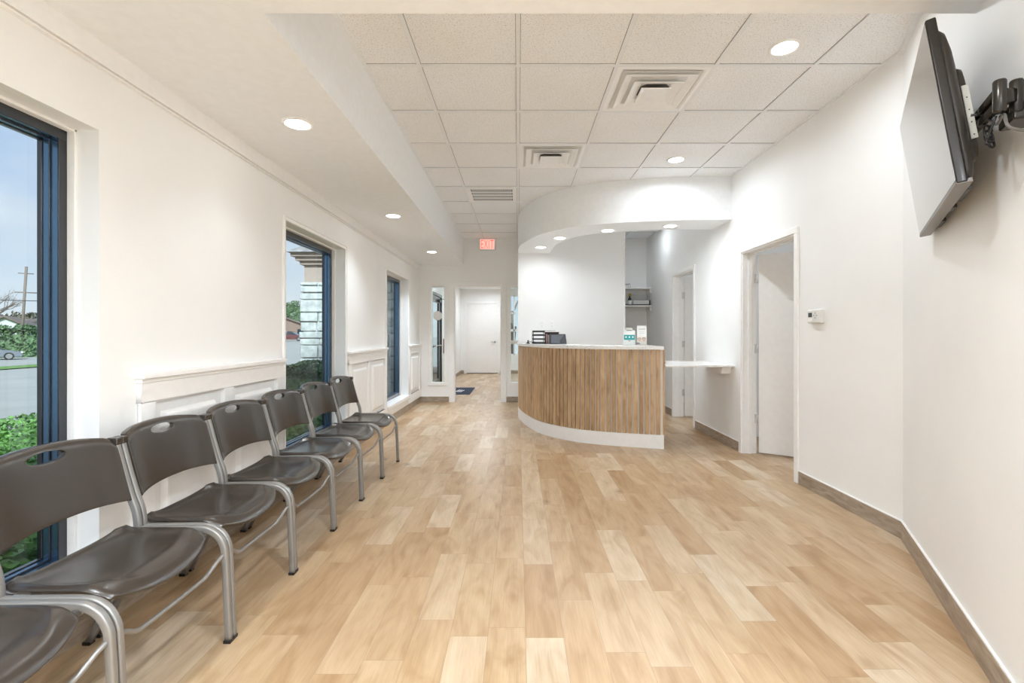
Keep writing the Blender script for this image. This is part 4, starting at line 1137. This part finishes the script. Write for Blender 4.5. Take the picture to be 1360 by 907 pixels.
def bare_tree(label, loc, h, seed, spread=1.):
    rnd = random.Random(seed); bm = bmesh.new()
    def br(p, dir_, L_, r, depth):
        q = p+dir_*L_; mid = (p+q)/2+Vector((rnd.uniform(-.06, .06), rnd.uniform(-.06, .06), 0))*L_
        sweep(bm, [p, mid, q], csec(r, 5), up=Vector((.3, .9, .1)), cap=False)
        if depth:
            for _ in range(rnd.choice((2, 3, 3))):
                nd = (dir_+Vector((rnd.uniform(-.8, .8), rnd.uniform(-.8, .8), rnd.uniform(-.25, .5)))*spread).normalized()
                br(p.lerp(q, rnd.uniform(.55, 1)), nd, L_*rnd.uniform(.55, .8), r*.55, depth-1)
    br(Vector((0, 0, 0)), Vector((.03, .02, 1)), h*.36, h*.022, 6)
    o = link('bare_tree', bm, BARK, recalc=False); o.location = loc
    return tag(o, label, 'tree')
bare_tree('leafless tree at left behind the hedge', (-72, 64, -1.2), 9.5, 3)
bare_tree('leafless tree right of the leaning utility pole', (-55, 60, -1.2), 8, 5)
bare_tree('leafless tree close outside the hall end window', (-.2, 16.6, -.2), 4.6, 8)
bare_tree('second leafless tree farther outside the hall end window', (.5, 18.6, -.2), 5.0, 11)
def leafy(label, loc, r, m, seed, n=5000, size=.35, flat=1.):
    rnd = random.Random(seed); bm = bmesh.new()
    cyl(bm, r*.10, -r*1.4, 0, 8)
    bmesh.ops.create_icosphere(bm, subdivisions=3, radius=r*.82)
    for v in bm.verts:
        if v.co.length > r*.7: v.co.z *= flat; v.co *= 1+.15*noise.noise(v.co*1.3+Vector((seed, 0, 0)))
    for k in range(n):
        dv = Vector((rnd.gauss(0, 1), rnd.gauss(0, 1), rnd.gauss(0, 1))).normalized(); p = dv*r*(.78+.25*rnd.random()+.12*noise.noise(dv*2.5+Vector((seed, 0, 0)))); p.z *= flat
        e = Matrix.Rotation(rnd.uniform(0, 6.28), 3, 'Z') @ Matrix.Rotation(rnd.uniform(-1.3, 1.3), 3, 'X')
        bm.faces.new([bm.verts.new(p+e @ Vector(q)*size) for q in ((0, -.5, 0), (.3, 0, 0), (0, .5, 0), (-.3, 0, 0))])
    o = link('leafy_tree', bm, m, recalc=False); o.location = loc
    return tag(o, label, 'tree')
leafy('round green tree behind the brown house', (-46, 98, 4.0), 4.2, LEAF, 2, flat=.9)
leafy('dark green tree left behind the brown house', (-55, 97, 3.0), 3.4, LEAF, 6)
for i, (x_, y_, r_) in enumerate(((-84.5, 82, 4.3), (-93, 85, 4.0), (-98, 97, 4.8))):
    o = leafy('brown winter woods on the skyline, clump behind the white houses', (x_, y_, .8), r_, BUSHY, 10+i, n=2500, size=.6, flat=.95)
    o['group'] = 'skyline woods'
t = thing('utility_pole', 'leaning wooden utility pole beyond the street hedge', 'utility pole', (-57.3, 55, gz(-57, 55)-.3))
bm = bmesh.new(); sweep(bm, [Vector((0, 0, 0)), Vector((.45, .2, 10.2))], csec(.13, 10), up=Vector((0, 1, 0))); link('pole', bm, BARK, t)
bm = bmesh.new(); sweep(bm, [Vector((-.3, -.4, 7.2)), Vector((1.1, .8, 7.2))], rsec(.12, .12, .02), up=Vector((0, 0, 1))); sweep(bm, [Vector((-.1, -.2, 9.4)), Vector((.9, .6, 9.4))], rsec(.1, .1, .02), up=Vector((0, 0, 1)))
link('cross_arm', bm, BARK, t)
for z_, nm in ((6.6, 'overhead wire on the utility pole, upper'), ):
    bm = bmesh.new(); sweep(bm, smooth_path([(-120, 30, 6.1), (-57, 55, 5.0), (-20, 80, 5.6)], 10), csec(.04, 6), up=Vector((0, 0, 1)))
    tag(link('overhead_wire', bm, BLACK), 'thin overhead wire crossing the sky at the utility pole', 'wire')

# ------------------------------------------------------------------ world, sun, camera
w = bpy.data.worlds.new('sky'); bpy.context.scene.world = w; w.use_nodes = True; nt = w.node_tree; L = nt.links.new
bg = nt.nodes['Background']
tc = N(nt, 'ShaderNodeTexCoord'); sp = N(nt, 'ShaderNodeSeparateXYZ'); L(tc.outputs['Generated'], sp.inputs[0])
gradc = ramp(nt, sp.outputs[2], [(0., (.74, .80, .86)), (.08, (.62, .74, .90)), (.30, (.34, .52, .84)), (.8, (.20, .38, .75))])
mp = N(nt, 'ShaderNodeMapping'); mp.inputs['Scale'].default_value = (1, 1, 3.5); L(tc.outputs['Generated'], mp.inputs[0])
nz = N(nt, 'ShaderNodeTexNoise', i_Scale=2.2, i_Detail=5.); L(mp.outputs[0], nz.inputs['Vector'])
cl = ramp(nt, nz.outputs['Fac'], [(.35, (.12, .12, .12)), (.65, (.8, .8, .8))])
L(mix(nt, cl, gradc, (.86, .88, .91)), bg.inputs[0]); bg.inputs[1].default_value = .75
sd = bpy.data.lights.new('sun', 'SUN'); sd.energy = 4.5; sd.angle = R(12); sd.color = (.86, .94, 1)
so_ = bpy.data.objects.new('sun', sd); C.objects.link(so_); so_.rotation_euler = Vector((-.30, .75, -.60)).to_track_quat('-Z', 'Y').to_euler()

cd = bpy.data.cameras.new('camera'); cam = bpy.data.objects.new('camera', cd); C.objects.link(cam)
cam.location = (0, 0, 1.2); cam.rotation_euler = (R(90), 0, 0)
cd.sensor_width = 36; cd.sensor_fit = 'HORIZONTAL'; cd.lens = 634/1360*36
cd.shift_x = -8/1360; cd.shift_y = -10.5/1360; cd.clip_start = .05; cd.clip_end = 400
S = bpy.context.scene; S.camera = cam
S.view_settings.view_transform = 'Standard'; S.view_settings.look = 'None'; S.view_settings.gamma = 1; S.view_settings.use_curve_mapping = False
S.view_settings.exposure = 0.5
try:
    S.cycles.max_bounces = 16; S.cycles.diffuse_bounces = 10; S.cycles.transparent_max_bounces = 12
except Exception: pass
